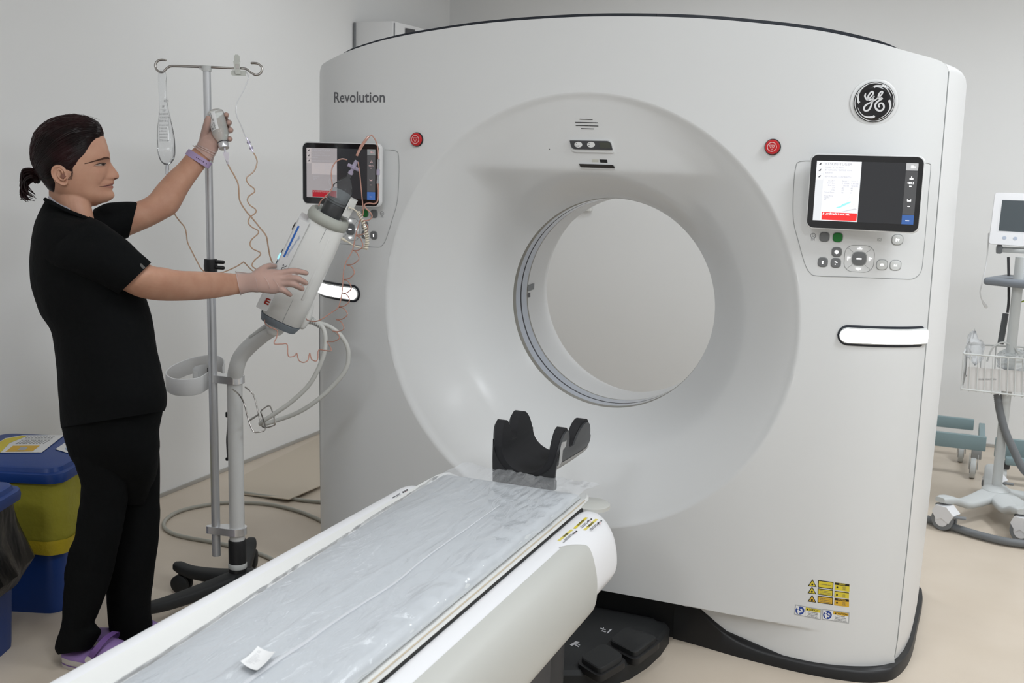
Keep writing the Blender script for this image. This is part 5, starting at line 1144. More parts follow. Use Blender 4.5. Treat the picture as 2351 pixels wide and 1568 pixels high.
# trunk and legs under the clothes
bd.loft(smooth_rings([ring2((104, 500), (222, 515), 3.165, 0.08), ring2((98, 545), (240, 545), 3.16, 0.13), ring2((100, 640), (275, 640), 3.165, 0.14), ring2((138, 740), (310, 740), 3.175, 0.14), ring2((150, 850), (340, 850), 3.19, 0.15), ring2((158, 940), (355, 940), 3.21, 0.165), ring2((165, 1010), (350, 1010), 3.23, 0.155)]))
bd.loft(smooth_rings([ring2((160, 990), (290, 990), 3.19, 0.08), ring2((195, 1150), (275, 1150), 3.24, 0.055), ring2((172, 1300), (235, 1300), 3.29, 0.045), ring2((160, 1440), (205, 1440), 3.34, 0.035), ring2((150, 1500), (200, 1500), 3.36, 0.035)]))
bd.loft(smooth_rings([ring2((235, 990), (352, 990), 3.30, 0.08), ring2((258, 1150), (345, 1150), 3.37, 0.055), ring2((262, 1300), (325, 1300), 3.43, 0.045), ring2((275, 1440), (320, 1440), 3.49, 0.035)]))
# near arm
NA = [((155, 600), (215, 540), 3.03, .045), ((200, 626), (262, 560), 3.0, .045), ((278, 664), (343, 607), 2.99, .047), ((318, 682), (375, 614), 3.01, .046), ((365, 690), (412, 621), 3.05, .045), ((430, 690), (450, 622.5), 3.12, .043), ((490, 685), (500, 625), 3.21, .037), ((548, 675), (545, 628), 3.30, .029), ((575, 669), (572, 628), 3.345, .025)]
bd.loft(smooth_rings([ring2(a, b, d, h) for a, b, d, h in NA]))
FA = [((225, 560), (235, 480), 3.30, .052), ((262, 555), (275, 470), 3.32, .05), ((298, 541), (313, 463), 3.345, .047), ((345, 521), (341, 449), 3.38, .045), ((380, 503), (358, 428), 3.41, .044), ((407, 485), (383, 400), 3.44, .045), ((432, 440), (408, 377), 3.47, .042), ((458, 402), (427, 355), 3.495, .036), ((485, 366), (441, 343), 3.515, .030), ((493, 352), (452, 334), 3.525, .027)]
bd.loft(smooth_rings([ring2(a, b, d, h) for a, b, d, h in FA]))
# hands (fingers are separate chains rooted in the palm)
def hand_parts(g_=0.0, near=True):
    out = MB(); e = g_
    def fin(ch, r): out.tube(spl([D(*c) for c in ch], 4), list(np.interp(np.linspace(0, 1, (len(ch)-1)*4+1), np.linspace(0, 1, len(r)), r)+e), 12, round_ends=True)
    if near:
        out.loft(smooth_rings([ring2((575, 669+e*700), (572, 628-e*700), 3.345, .024+e), ring2((592, 670+e*700), (589, 625-e*700), 3.375, .020+e), ring2((612, 673+e*700), (609, 619-e*700), 3.398, .018+e), ring2((632, 674+e*700), (632, 618-e*700), 3.412, .017+e), ring2((650, 668), (655, 622), 3.420, .013+e)]))
        fin([(628, 628, 3.405), (650, 626, 3.415), (672, 622, 3.418), (690, 624, 3.426), (703, 627, 3.434)], [.0105, .0105, .0095, .0085, .0072])
        fin([(632, 640, 3.408), (656, 640, 3.414), (680, 639, 3.410), (694, 645, 3.422), (702, 650, 3.434)], [.0105, .0108, .0100, .0088, .0075])
        fin([(630, 652, 3.410), (654, 651, 3.414), (674, 653, 3.410), (686, 659, 3.422), (694, 663, 3.434)], [.0105, .0103, .0095, .0085, .0072])
        fin([(624, 662, 3.408), (642, 664, 3.414), (654, 668, 3.414), (662, 674, 3.426), (666, 677, 3.432)], [.0100, .0095, .0085, .0075, .0065])
        fin([(585, 632, 3.37), (598, 622, 3.395), (610, 614, 3.425), (621, 610.5, 3.46), (630, 611, 3.49)], [.0125, .0120, .0105, .0095, .0080])
    else:
        out.loft(smooth_rings([ring2((493, 352), (452, 334), 3.525, .024+e), ring2((500, 342+e*600), (458, 320-e*600), 3.538, .020+e), ring2((508, 328), (464, 305), 3.550, .019+e), ring2((515, 312), (469, 292), 3.560, .018+e), ring2((516, 292), (480, 282), 3.568, .014+e), ring2((514, 276), (488, 272), 3.572, .010+e)]))
        fin([(468, 318, 3.545), (471, 303, 3.535), (474, 290, 3.525), (477, 277, 3.518), (478, 271, 3.515)], [.0135, .0125, .0115, .0105, .0085])
        fin([(498, 282, 3.575), (510, 272, 3.580), (518, 266, 3.566), (519.5, 263.5, 3.540)], [.0100, .0098, .0090, .0078])
        fin([(502, 293, 3.575), (516, 286, 3.584), (525, 282, 3.566), (525.5, 281.5, 3.538)], [.0105, .0103, .0096, .0082])
        fin([(505, 305, 3.572), (519, 301, 3.582), (528.5, 299, 3.564), (529, 298.5, 3.536)], [.0105, .0102, .0095, .0082])
        fin([(505, 318, 3.565), (518, 318, 3.574), (527, 319, 3.560), (527.5, 319.5, 3.536)], [.0098, .0094, .0086, .0074])
    return out
for nr in (True, False):
    h = hand_parts(0, nr); bd.add(h.v, h.f)
body = remesh(bd, 'body', skin, pr_, 0.0028, 3)
glovem = film_mat('glove_film', (0.88, 0.74, 0.70), 0.27, 0.22, (40, 0.7, 0.003, (1, 1, 3), 0.3), 0.15, (0.97, 0.93, 0.92))
for nr, cf in ((True, [ring2((553, 677), (541, 623), 3.300, .033), ring2((562, 674), (554, 624), 3.315, .031), ring2((575, 671), (572, 626), 3.345, .0262), ring2((592, 672), (589, 623), 3.375, .0225)]),
               (False, [ring2((489, 372), (443, 334), 3.512, .031), ring2((491, 364), (447, 336), 3.517, .030), ring2((495, 354), (451, 332), 3.525, .0275), ring2((502, 344), (458, 318), 3.538, .023)])):
    h = hand_parts(0.0011, nr); h.loft(smooth_rings(cf))
    lab(remesh(h, 'glove', glovem, pr_, 0.0028, 2), 'clear vinyl glove on the %s hand' % ('lower' if nr else 'raised'))
    rim = cf[0]; MB().tube([V(*p) for p in rim]+[V(*rim[0])], 0.0016, 6).build('glove_cuff', glovem, pr_)
for (a, b, d) in (((584, 624.5), (590, 670), 3.352), ((626, 632), (640, 668), 3.392), ((606, 628), (618, 664), 3.378), ((566, 632), (572, 664), 3.325)):
    m_ = ((a[0]+b[0])/2+2.5, (a[1]+b[1])/2); MB().tube(spl([D(*a, d+0.012), D(a[0]+1.5, a[1]*0.75+b[1]*0.25, d), D(*m_, d-0.003), D(b[0], a[1]*0.25+b[1]*0.75, d), D(*b, d+0.012)], 5), 0.0009, 6).build('glove_fold', glovem, pr_)
# glove folds at the raised wrist
for k, (a, b) in enumerate((((449, 334), (494, 357)), ((455, 333), (497, 352)), ((446, 340), (490, 366)))):
    R_ = ring2(b, a, 3.52, .0295-0.001*k); MB().tube([V(*R_[j]) for j in range(0, 15)], 0.0017, 6).build('glove_fold', glovem, pr_)
# hair
HP_POLY = [(241, 311), (238, 296), (240, 250), (50, 250), (40, 480), (101, 466), (116, 458), (124, 447), (129, 432), (131, 420), (124, 402), (127, 384), (140, 377), (152, 379), (161, 391), (170, 394), (173, 384), (182, 368), (197, 352), (206, 337), (216, 322), (228, 315)]
def sdist(x, y, P):
    ins = False; dmin = 1e9; n = len(P)
    for i in range(n):
        (x1, y1), (x2, y2) = P[i], P[(i+1) % n]
        if (y1 > y) != (y2 > y) and x < (x2-x1)*(y-y1)/(y2-y1)+x1: ins = not ins
        t = max(0, min(1, ((x-x1)*(x2-x1)+(y-y1)*(y2-y1))/((x2-x1)**2+(y2-y1)**2+1e-9))); dmin = min(dmin, math.hypot(x-x1-t*(x2-x1), y-y1-t*(y2-y1)))
    return dmin if ins else -dmin
def hgrow(u, v, c):
    d = sdist(u, v, HP_POLY); g_ = max(-4, min(6.0, d*0.55))
    if d > 2: g_ += 0.7*noise.noise(Vector((u*0.05+v*0.02, v*0.10-u*0.05, c*0.12)))+0.35*noise.noise(Vector((u*0.1, v*0.3, c*0.4)))
    return g_
hr = MB(); hs = head_slices(hgrow, 1.5, 270.0, 470)
hr.loft(hs)
from mathutils.bvhtree import BVHTree
bvh = BVHTree.FromPolygons([Vector(v) for v in hr.v], [list(f) for f in hr.f]); hcen = Vector(HP(160, 345, 0)); tie = (Vector(HP(90, 407, 0))-hcen).normalized()
for k in range(900):
    c0 = random.uniform(-54, 54); ca = abs(c0)/56
    u0 = 241-42*ca**1.8+random.uniform(-60, 2)*(random.random() < 0.4); v0_ = 313-3*(1-ca)+42*ca**1.5+random.uniform(-6, 2)
    if abs(c0) > 40 and random.random() < 0.5: u0, v0_ = random.uniform(158, 190), random.uniform(340, 372)
    d0 = (Vector(HP(u0, v0_, c0))-hcen).normalized(); P = []
    mid = (d0+tie+(Vector(HP(120, 285+40*random.random(), c0*0.9))-hcen).normalized()*0.55*max(0, 1-ca*0.6)).normalized()
    for t in np.linspace(0, 1, 13):
        d = (d0*(1-t)**2+mid*2*t*(1-t)+tie*t*t).normalized(); hit = bvh.ray_cast(hcen+d*0.5, -d)
        if hit[0] is None: continue
        loc = V(*hit[0]); P.append(loc+V(*d)*(0.0004 if 0 < t < 1 else -0.002))
    if len(P) > 8: hr.tube(P, [0.0003]+[0.0011]*(len(P)-2)+[0.0006], 4, caps=False)
lab(hr.build('hair', hairm, pr_, 70), 'dark red hair combed back')
# ponytail: many tapered locks
tl = MB()
for k in range(46):
    a = random.uniform(-1, 1); b_ = random.uniform(-1, 1); L = random.uniform(0.7, 1.05)
    p0 = (86+random.uniform(-3, 3), 408+a*11, 3.15+b_*0.010); p1 = (72+a*2, 402+a*14, 3.15+b_*0.022); p2 = (58-4*L+a*3, 412+a*20, 3.15+b_*0.028); p3 = (58-10*L+random.uniform(-4, 14), 430+a*18+8*L, 3.15+b_*0.030); p4 = (58-6*L+random.uniform(-8, 30), 442+a*10+14*L, 3.15+b_*0.026)
    tl.tube(spl([D(*p) for p in (p0, p1, p2, p3, p4)], 4), list(np.linspace(0.0060, 0.0006, 17)), 6)
lab(tl.build('ponytail', hairm, pr_, 60), 'short dark ponytail'); 
MB().tube(spl([D(88+4*math.cos(q), 408+11*math.sin(q), 3.15-0.014*math.cos(q)) for q in np.linspace(0, 2*math.pi, 12)], 3), 0.003, 8).build('hair_tie', black, pr_)
fly = MB()
for k in range(16):
    q = random.uniform(0, 1); u = 110+95*q; v = 275-9*math.sin(q*3.1); c_ = random.uniform(-16, 16); fly.tube(spl([HP(u, v+4, c_), HP(u+12, v-3-random.uniform(0, 2), c_), HP(u+26, v+random.uniform(0, 4), c_)], 4), 0.00022, 4)
fly.build('stray_hairs', hairm, pr_); fly = MB()
for k in range(9): fly.tube(spl([HP(168+k*0.6, 388, 56), HP(170+random.uniform(-2, 3), 400, 57.5), HP(166+random.uniform(-6, 4), 412, 57)], 4), 0.0003, 4)
fly.build('temple_hairs', hairm, pr_)
# face features draped on the head surface
def fp(v, c, off=0.8, du=0): return tuple(HP(headA(v, c)+off+du, v, c))
def drape(pts, off=0.8, n=1): return [fp(v, c, off) for v, c in pts]
def band(path, w, off, name, m, lbl=None):
    P = spl([V(v, c, 0) for v, c in path], 5); N = len(P); mb = MB(); up, lo = [], []
    for i, p in enumerate(P):
        t = i/(N-1); ww = np.interp(t, np.linspace(0, 1, len(w)), w)
        up.append(fp(p[0]-ww/2, p[1], off)); lo.append(fp(p[0]+ww/2, p[1], off))
    md = [tuple((np.array(a)+b)/2+hS2*0.0004) for a, b in zip(up, lo)]
    mb.grid([up, md, lo]); o = mb.build(name, m, pr_, 60, fixn=False)
    if lbl: lab(o, lbl)
    return o
browm = mat('brow_brown', (0.075, 0.038, 0.027), 0.9, spec=0.1); lipm = mat('lips', (0.37, 0.15, 0.12), 0.42)
for sd in (1, -1):
    band([(364.5, sd*14), (362.5, sd*23), (364, sd*34), (369, sd*44), (376, sd*53)], [2.4, 5.2, 5.4, 3.8, 1.4], 0.9, 'eyebrow', browm)
    band([(376.5, sd*20), (374.6, sd*26), (375.2, sd*35), (379.0, sd*45)], [1.0, 1.8, 1.9, 0.8], 2.2, 'lash_line', ink)
    band([(378.2, sd*21), (378.2, sd*27), (378.5, sd*34), (380.0, sd*43)], [1.4, 3.9, 3.9, 0.6], 1.7, 'eye_white', mat('eye_white', (0.34, 0.27, 0.23), 0.3))
    mb = MB(); mb.poly([fp(377.8+2.2*math.sin(q), sd*(27+3.9*math.cos(q)), 2.3) for q in np.linspace(0, 2*math.pi, 16, endpoint=False)]); mb.build('iris', mat('iris_dark', (0.02, 0.012, 0.01), 0.15), pr_, 0, fixn=False)
    band([(381.6, sd*21), (383.0, sd*28), (383.0, sd*36), (381.6, sd*45)], [0.6, 1.0, 1.0, 0.5], 0.7, 'lower_lid', mat('lid_shade', (0.34, 0.17, 0.13), 0.6))
band([(428.5, -26), (426.8, -16), (425.2, 0), (425.8, 10), (427, 19), (428.2, 27), (428.4, 31)], [0.6, 1.4, 2.0, 1.7, 1.4, 1.2, 0.6], 0.7, 'mouth_line', mat('mouth_dark', (0.05, 0.012, 0.012), 0.6))
band([(427, -26), (423.2, -10), (421.8, 0), (423.2, 11), (427.4, 25)], [0.8, 3.6, 4.0, 3.6, 0.8], 0.5, 'upper_lip', lipm)
band([(428.6, -26), (429.6, -10), (430.0, 0), (429.8, 11), (429.0, 24)], [0.8, 4.2, 5.0, 4.2, 0.8], 0.55, 'lower_lip', lipm)
MB().poly([fp(425.4, -6, 0.9), fp(425.0, 0, 1.2), fp(425.4, 8, 0.9), fp(426.6, 6, 0.9), fp(426.7, 0, 1.1), fp(426.6, -5, 0.9)]).build('teeth', mat('teeth', (0.55, 0.50, 0.45), 0.3), pr_, 0, fixn=False)
for sd in (1, -1): MB().poly([fp(410.6+1.3*math.sin(q), sd*(6.5+2.6*math.cos(q)), 0.8) for q in np.linspace(0, 2*math.pi, 10, endpoint=False)]).build('nostril', mat('nostril', (0.10, 0.03, 0.025), 0.7), pr_, 0, fixn=False)
ear = MB(); P = spl([V(a, b, 0) for a, b in ((157, 408), (151, 413), (143, 409), (138, 401), (137, 392), (141, 388), (147, 391), (150, 397))], 4)
ear.tube([HP(p[0], p[1], 58.5) for p in P], 0.0024, 8, round_ends=True); ear.build('ear_fold', skin, pr_)
MB().poly([HP(151+4.5*math.cos(q), 403+5.5*math.sin(q), 58.6) for q in np.linspace(0, 6.283, 14, endpoint=False)]).build('ear_hollow', mat('ear_shade', (0.20, 0.085, 0.06), 0.7), pr_, 0, fixn=False)
# ---- scrub top
def loftc(R, name, m, par=pr_, k=5, disp=0.0, sc=9, sm=70, thick=True, lbl=None):
    R = smooth_rings(R, k)
    if disp:
        out = []
        for r in R:
            c = np.mean(np.array(r), axis=0); out.append([tuple(np.array(p)+nrm(np.array(p)-c)*disp*noise.noise(Vector(p)*sc)+nrm(np.array(p)-c)*disp*0.5*noise.noise(Vector(p)*sc*2.3)) for p in r])
        R = out
    mb = MB(); mb.loft(R, False)
    # turned edge at both open ends
    for r in (R[0], R[-1]):
        c = np.mean(np.array(r), axis=0); mb.loft([r, [tuple(np.array(p)+(c-np.array(p))*0.06) for p in r]], False)
    o = mb.build(name, m, par, sm)
    if lbl: lab(o, lbl)
    return o
T_ = [((105, 458), (212, 508), 3.158, .070, .9), ((96, 474), (228, 518), 3.158, .085, .9), ((88, 492), (246, 524), 3.155, .125, .88), ((79, 518), (262, 540), 3.15, .165, .85), ((71, 560), (290, 575), 3.145, .182, .82), ((68, 610), (312, 615), 3.148, .185, .85), ((73, 660), (328, 660), 3.155, .178, .9), ((90, 715), (344, 712), 3.165, .175, .9), ((115, 758), (353, 750), 3.17, .175, .9), ((125, 805), (361, 800), 3.18, .180, .9), ((132, 860), (372, 850), 3.19, .185, .9), ((135, 915), (383, 900), 3.20, .190, .9), ((137, 950), (384, 928), 3.21, .190, .9), ((140, 982), (379, 943), 3.215, .188, .9)]
loftc([ring2(a, b, d, h, 48, p) for a, b, d, h, p in T_], 'scrub_top', scrub, disp=0.005, sc=7, lbl='black v neck scrub top')
loftc([ring2(a, b, d, h, 36) for a, b, d, h in (((95, 590), (205, 497), 3.03, .075), ((125, 612), (238, 513), 3.00, .075), ((178, 632), (285, 545), 2.98, .068), ((235, 655), (320, 580), 2.98, .060), ((273, 674), (347, 603), 2.988, .054))], 'sleeve', scrub, disp=0.004, sc=9)
loftc([ring2(a, b, d, h, 36) for a, b, d, h in (((195, 560), (215, 480), 3.26, .07), ((228, 560), (245, 466), 3.30, .065), ((262, 560), (285, 462), 3.325, .060), ((296, 544), (316, 463), 3.345, .054))], 'sleeve', scrub, disp=0.003, sc=9)
MB().tube(spl([D(112, 452, 3.09), D(125, 463, 3.085), D(140, 472, 3.083), D(152, 477, 3.083), D(160, 482, 3.086)], 5), 0.0035, 8).build('undershirt_collar', mat('collar_grey', (0.28, 0.27, 0.30), 0.7), pr_)
MB().tube(spl([D(104, 458, 3.10), D(120, 466, 3.075), D(150, 482, 3.07), D(185, 496, 3.085), D(213, 507, 3.12)], 5), 0.006, 8).build('neck_binding', scrub, pr_)
mb = MB(); tq = [(318, 607), (324, 604.5), (334, 614), (329, 618)]; mb.loft([[tuple(D(u, v, 2.944)) for u, v in tq], [tuple(D(u, v, 2.938)) for u, v in tq]]); mb.build('sleeve_tag', mat('tag_grey', (0.11, 0.105, 0.10), 0.6), pr_, 0)
MB().box(D(295, 564, 3.10), (0.018, 0.012, 0.016), 0.003).build('name_badge', lgrey, pr_)
# ---- trousers
def tr(rs, hd0): return [ring2(a, b, d, h, 36, .92) for a, b, d, h in rs]
loftc(tr([((140, 955), (374, 935), 3.215, .175), ((146, 1000), (367, 985), 3.225, .172), ((158, 1045), (366, 1035), 3.24, .165), ((184, 1085), (360, 1085), 3.25, .13), ((205, 1120), (345, 1125), 3.27, .09), ((220, 1160), (335, 1160), 3.28, .05)], 0), 'trousers', scrub, disp=0.004)
NL = [((160, 1040), (300, 1040), 3.20, .095), ((186, 1105), (300, 1105), 3.215, .088), ((182, 1150), (293, 1150), 3.23, .083), ((178, 1180), (288, 1185), 3.24, .08), ((174, 1225), (280, 1230), 3.25, .078), ((155, 1280), (266, 1285), 3.27, .08), ((147, 1340), (248, 1345), 3.29, .08), ((146, 1390), (232, 1395), 3.305, .078), ((142, 1430), (217, 1425), 3.315, .075), ((130, 1462), (222, 1435), 3.325, .072), ((126, 1488), (232, 1452), 3.33, .070), ((134, 1503), (205, 1492), 3.33, .062)]
loftc(tr(NL, 0), 'trouser_leg', scrub, disp=0.006, sc=11)
FL = [((232, 1030), (366, 1030), 3.30, .095), ((238, 1100), (367, 1100), 3.32, .09), ((240, 1200), (367, 1190), 3.35, .085), ((241, 1290), (358, 1290), 3.385, .083), ((243, 1370), (347, 1370), 3.42, .08), ((248, 1430), (350, 1422), 3.45, .08), ((258, 1485), (356, 1450), 3.475, .078)]
loftc(tr(FL, 0), 'trouser_leg', scrub, disp=0.004, sc=9)
# ---- clogs
purp = mat('clog_purple', (0.155, 0.075, 0.26), 0.55); purl = mat('clog_lilac', (0.26, 0.16, 0.38), 0.55); solem = mat('clog_sole', (0.50, 0.46, 0.43), 0.65)
def clog(h0, dirv, name='clog'):
    f = nrm(V(dirv[0], dirv[1], 0)); s_ = V(-f[1], f[0], 0); t = thing('x', None, None, (0, 0, 0)); bpy.data.objects.remove(t)
    def C(a, b, c): return tuple(h0+f*a+s_*b+V(0, 0, c))
    L = 0.275; mb = MB(); R = []
    def hw(a): return float(np.interp(a, [0, 0.01, 0.04, 0.10, 0.17, 0.22, 0.255, 0.275], [0.018, 0.030, 0.039, 0.041, 0.052, 0.052, 0.040, 0.014]))
    def foot(z0, z1, g_, n=40):
        def ringz(z, k): 
            xs = list(np.linspace(0, L, n)); return [C(x, hw(x)*k+g_, z) for x in xs]+[C(x, -hw(x)*k-g_, z) for x in xs[::-1]]
        return ringz
    rz = foot(0, 0.03, 0)
    sl = MB(); sl.loft([rz(0.0, 0.95), rz(0.004, 1.0), rz(0.034, 1.02)]); o = sl.build(name, solem, pr_, 50)
    bn = MB(); bn.loft([[C(x, (hw(x)*1.02+0.0008)*q, z) for q in (1, -1) for x in (np.linspace(0, L, 40) if q == 1 else np.linspace(L, 0, 40))] for z in (0.014, 0.0175)], False); bn.build('sole_line', purp, o, 50)
    R = []
    for x in np.linspace(0.0, L-0.002, 30):
        ht = float(np.interp(x, [0, 0.04, 0.11, 0.15, 0.19, 0.24, 0.275], [0.055, 0.056, 0.058, 0.105, 0.100, 0.078, 0.045])); w = hw(x)*1.0; R.append([C(x, w*math.cos(q), 0.032+(ht-0.032)*math.copysign(abs(math.sin(q))**0.75, math.sin(q))) for q in np.linspace(0, math.pi, 20)])
    up = MB(); up.grid(R); lab(up.build('upper', purl, o, 50), 'lilac rubber upper')
    for sg in (1, -1):
        MB().tube([C(0.118, sg*0.0445, 0.052), C(0.122, sg*0.052, 0.052)], 0.010, 16, round_ends=False).build('rivet', solem, o)
    st2 = MB(); P = spl([V(*C(0.12, -0.045, 0.052)), V(*C(0.145, -0.048, 0.085)), V(*C(0.165, -0.03, 0.115)), V(*C(0.17, 0, 0.122)), V(*C(0.165, 0.03, 0.115)), V(*C(0.145, 0.048, 0.085)), V(*C(0.12, 0.045, 0.052))], 5)
    st2.grid([[tuple(p+f*q) for p in P] for q in (-0.011, -0.008, 0.008, 0.011)]); st2.build('strap', purp, o, 60)
    return o
ck = clog(PZ(0, 131, 1533)+V(0.0, 0.035, 0), (1, 0.12)); lab(ck, 'purple clog on the near foot')
ck2 = clog(PZ(0, 262, 1490)+V(-0.10, -0.02, 0), (0.94, 0.34)); lab(ck2, 'purple clog on the far foot')
# ---- wristband
wbm = mat('band_lilac', (0.36, 0.27, 0.44), 0.5)
W0 = ring2((486, 375), (434, 342), 3.508, .033, 40); W1 = ring2((478, 387), (426, 354), 3.500, .0345, 40)
mb = MB(); cW = np.mean(np.array(W0+W1), axis=0)
def out_(p, o): p = np.array(p); return tuple(p+nrm(p-cW)*o)
mb.loft([[out_(p, -0.001) for p in W0], [out_(p, 0.0015) for p in W0], [out_(p, 0.002) for p in W1], [out_(p, -0.001) for p in W1]], False); wb = mb.build('wristband', wbm, pr_, 60); lab(wb, 'lilac rubber wristband with a row of holes')
tk = MB()
for k in range(6):
    j = 15-k*1.1; a = np.array(W0[int(j) % 40])*0.5+np.array(W1[int(j) % 40])*0.5; tk.tube([a, a-_f*0.005], 0.0013, 8)
tk.build('band_holes', mat('band_hole', (0.06, 0.03, 0.08), 0.6), wb)
# ================================================================ VIAL IN THE RAISED HAND
va, vb = D(494, 256, 3.545), D(512, 329, 3.525); AV = nrm(vb-va); LV = np.linalg.norm(vb-va)
gl = film_mat('vial_glass', (0.90, 0.94, 0.92), 0.34, 0.03, None, 0.14, (0.985, 0.995, 0.99))
vl = thing('glass_vial', 'small clear glass vial held upside down in the raised gloved hand', 'vial', va)
r = 0.0265
mb = MB(); mb.lathe([(0.0, 0.0), (r*0.8, 0.0), (r*0.96, 0.003), (r, 0.007), (r, LV*0.66), (r*0.93, LV*0.75), (r*0.6, LV*0.93), (r*0.52, LV)], va, AV, 36); mb.build('glass_body', gl, vl, 60)
mb = MB(); mb.lathe([(0.0, LV*0.38), (r*0.93, LV*0.38), (r*0.93, LV*0.66), (r*0.86, LV*0.75), (r*0.5, LV*0.96), (0.0, LV*0.97)], va, AV, 32); mb.build('fluid', film_mat('vial_fluid', (0.85, 0.9, 0.85), 0.06, 0.03, None, 0.04, (0.98, 0.995, 0.975)), vl, 60)
mb = MB(); mb.lathe([(0.0, LV*0.98), (r*0.62, LV*0.98), (r*0.64, LV*1.0), (r*0.64, LV*1.14), (r*0.60, LV*1.16), (0.0, LV*1.16)], va, AV, 28); mb.build('cap', mat('cap_alu', (0.62, 0.62, 0.64), 0.3, metal=0.7), vl, 50)
mb = MB(); mb.lathe([(r*0.64, LV*0.965), (r*0.67, LV*0.97), (r*0.67, LV*0.99), (r*0.64, LV*0.995)], va, AV, 28); mb.build('stopper', darkgrey, vl, 50)
a_ = nrm(np.cross(AV, _f)); a_ = a_ if a_ @ _r < 0 else -a_; b_2 = nrm(-_f-AV*((-_f) @ AV))
def VL(q, s, o=0.0004): return tuple(va+AV*s+(r+o)*(b_2*math.cos(q)+a_*math.sin(q)))
mb = MB(); mb.grid([[VL(q, s) for q in np.linspace(-0.15, 2.4, 24)] for s in (LV*0.10, LV*0.64)]); vlab = mb.build('label', paper, vl, 60, fixn=False); lab(vlab, 'white paper label')
mb = MB()
for k, (t, w) in enumerate(((0.12, .02), (0.145, .012), (0.175, .02), (0.20, .01), (0.225, .016), (0.25, .01), (0.27, .02))): mb.add([VL(q, LV*(t+d), 0.0008) for q, d in ((0.35, 0), (0.75, 0), (0.75, w), (0.35, w))], [(0, 1, 2, 3)])
for k, t in enumerate(('IOHEXOL 350', 'mg I / ml', '100 ml', 'IV')): put_text(mb, t, 0.0085, lambda x, y: VL(0.30+0.22*k-y/r, LV*0.64-0.002-x*0.7, 0.0008), bold=0.0)
mb.build('label_print', ink, vlab, 0, fixn=False)

# ================================================================ BINS BY THE LEFT WALL
binb = mat('bin_blue', (0.010, 0.050, 0.24), 0.42); bagy = mat('bag_yellow', (0.36, 0.33, 0.03), 0.6, bump=(10, 0.5, 0.02)); bagy2 = mat('bag_yellow_hem', (0.55, 0.42, 0.02), 0.5, bump=(14, 0.5, 0.02))
bagk = mat('bag_black', (0.006, 0.006, 0.007), 0.33, bump=(5, 0.6, 0.03, (1.5, 1.5, 0.7)))
def make_bin(t, cor, ang, W, Dp, H, liner, lname, hem=None, llow=0.22, fl=0.0):
    f = V(math.cos(ang), math.sin(ang), 0); q = V(-math.sin(ang), math.cos(ang), 0)   # f along the front edge, q to the back
    c0 = V(cor[0], cor[1], 0)-f*W/2+q*Dp/2
    def rr(z, w, d, r=0.05, wob=0.0, n=5):
        out = []
        for cx, cy, a0 in ((1, 1, 0), (-1, 1, 90), (-1, -1, 180), (1, -1, 270)):
            for k in range(n+1):
                a = math.radians(a0+90*k/n); x = cx*(w/2-r)+r*math.cos(a); y = cy*(d/2-r)+r*math.sin(a)
                p = c0+f*x+q*y+V(0, 0, z)
                if wob: p = p+nrm(f*x+q*y)*wob*noise.noise(Vector((x*14, y*14, z*9)))+V(0, 0, wob*0.6*noise.noise(Vector((x*9+3, y*9, 1))))
                out.append(tuple(p))
            # straight side points for wobble
            nx = [(1, 1), (-1, 1), (-1, -1), (1, -1)]; i = nx.index((cx, cy)); ex, ey = nx[(i+1) % 4]
            a = math.radians(a0+90)
            p0 = np.array([cx*(w/2-r)+r*math.cos(a), cy*(d/2-r)+r*math.sin(a)]); p1 = np.array([ex*(w/2-r)+r*math.cos(a), ey*(d/2-r)+r*math.sin(a)])
            for k in range(1, 6):
                x, y = p0+(p1-p0)*k/6; p = c0+f*x+q*y+V(0, 0, z)
                if wob: p = p+nrm(f*x+q*y)*wob*noise.noise(Vector((x*14, y*14, z*9)))+V(0, 0, wob*0.6*noise.noise(Vector((x*9+3, y*9, 1))))
                out.append(tuple(p))
        return out
    W2, D2 = W-0.03, Dp-0.03
    mb = MB(); mb.loft([rr(0.0, W2*0.90, D2*0.90), rr(0.02, W2*0.91, D2*0.91), rr(H*0.5, W2*0.96, D2*0.96), rr(H-0.05, W2, D2)]); mb.build('body', binb, t, 40)
    mb = MB(); mb.loft([rr(llow, W2*0.985+0.02+fl*0.4, D2*0.985+0.02+fl*0.4, 0.05, 0.012+fl*0.3), rr(llow+0.05, W2+0.028+fl, D2+0.028+fl, 0.07, 0.016+fl*0.4), rr((llow+H)/2, W2+0.016+fl*0.5, D2+0.016+fl*0.5, 0.06, 0.016+fl*0.4), rr(H-0.06, W2+0.012, D2+0.012, 0.055, 0.008), rr(H-0.02, W2+0.004, D2+0.004)], False); mb.build(lname, liner, t, 70)
    if hem:
        mb = MB(); mb.loft([rr(llow-0.015, W2+0.022, D2+0.022, 0.05, 0.014), rr(llow+0.005, W2+0.036, D2+0.036, 0.06, 0.016), rr(llow+0.035, W2+0.034, D2+0.034, 0.06, 0.014)], False); mb.build('liner_hem', hem, t, 70)
    mb = MB(); mb.loft([rr(H-0.035, W+0.008, Dp+0.008), rr(H-0.02, W+0.014, Dp+0.014, 0.055), rr(H-0.004, W+0.008, Dp+0.008, 0.055), rr(H-0.001, W-0.02, Dp-0.02), rr(H+0.012, W-0.03, Dp-0.03), rr(H+0.016, W-0.05, Dp-0.05)]); mb.build('lid', binb, t, 40)
    return lambda x, y, z: tuple(c0+f*x+q*y+V(0, 0, H+z))
b1 = thing('waste_bin', 'blue lidded waste bin lined with a folded down yellow bag', 'waste bin', (-1.75, -0.55, 0), 'waste bins')
H1 = 0.505
fn = make_bin(b1, (-1.535, -0.705), math.radians(19), 0.44, 0.44, H1, bagy, 'liner_bag', bagy2, 0.235)
def lidp(u, v, o=0.0): P = PZ(H1+0.0175+o, u, v); return tuple(P)
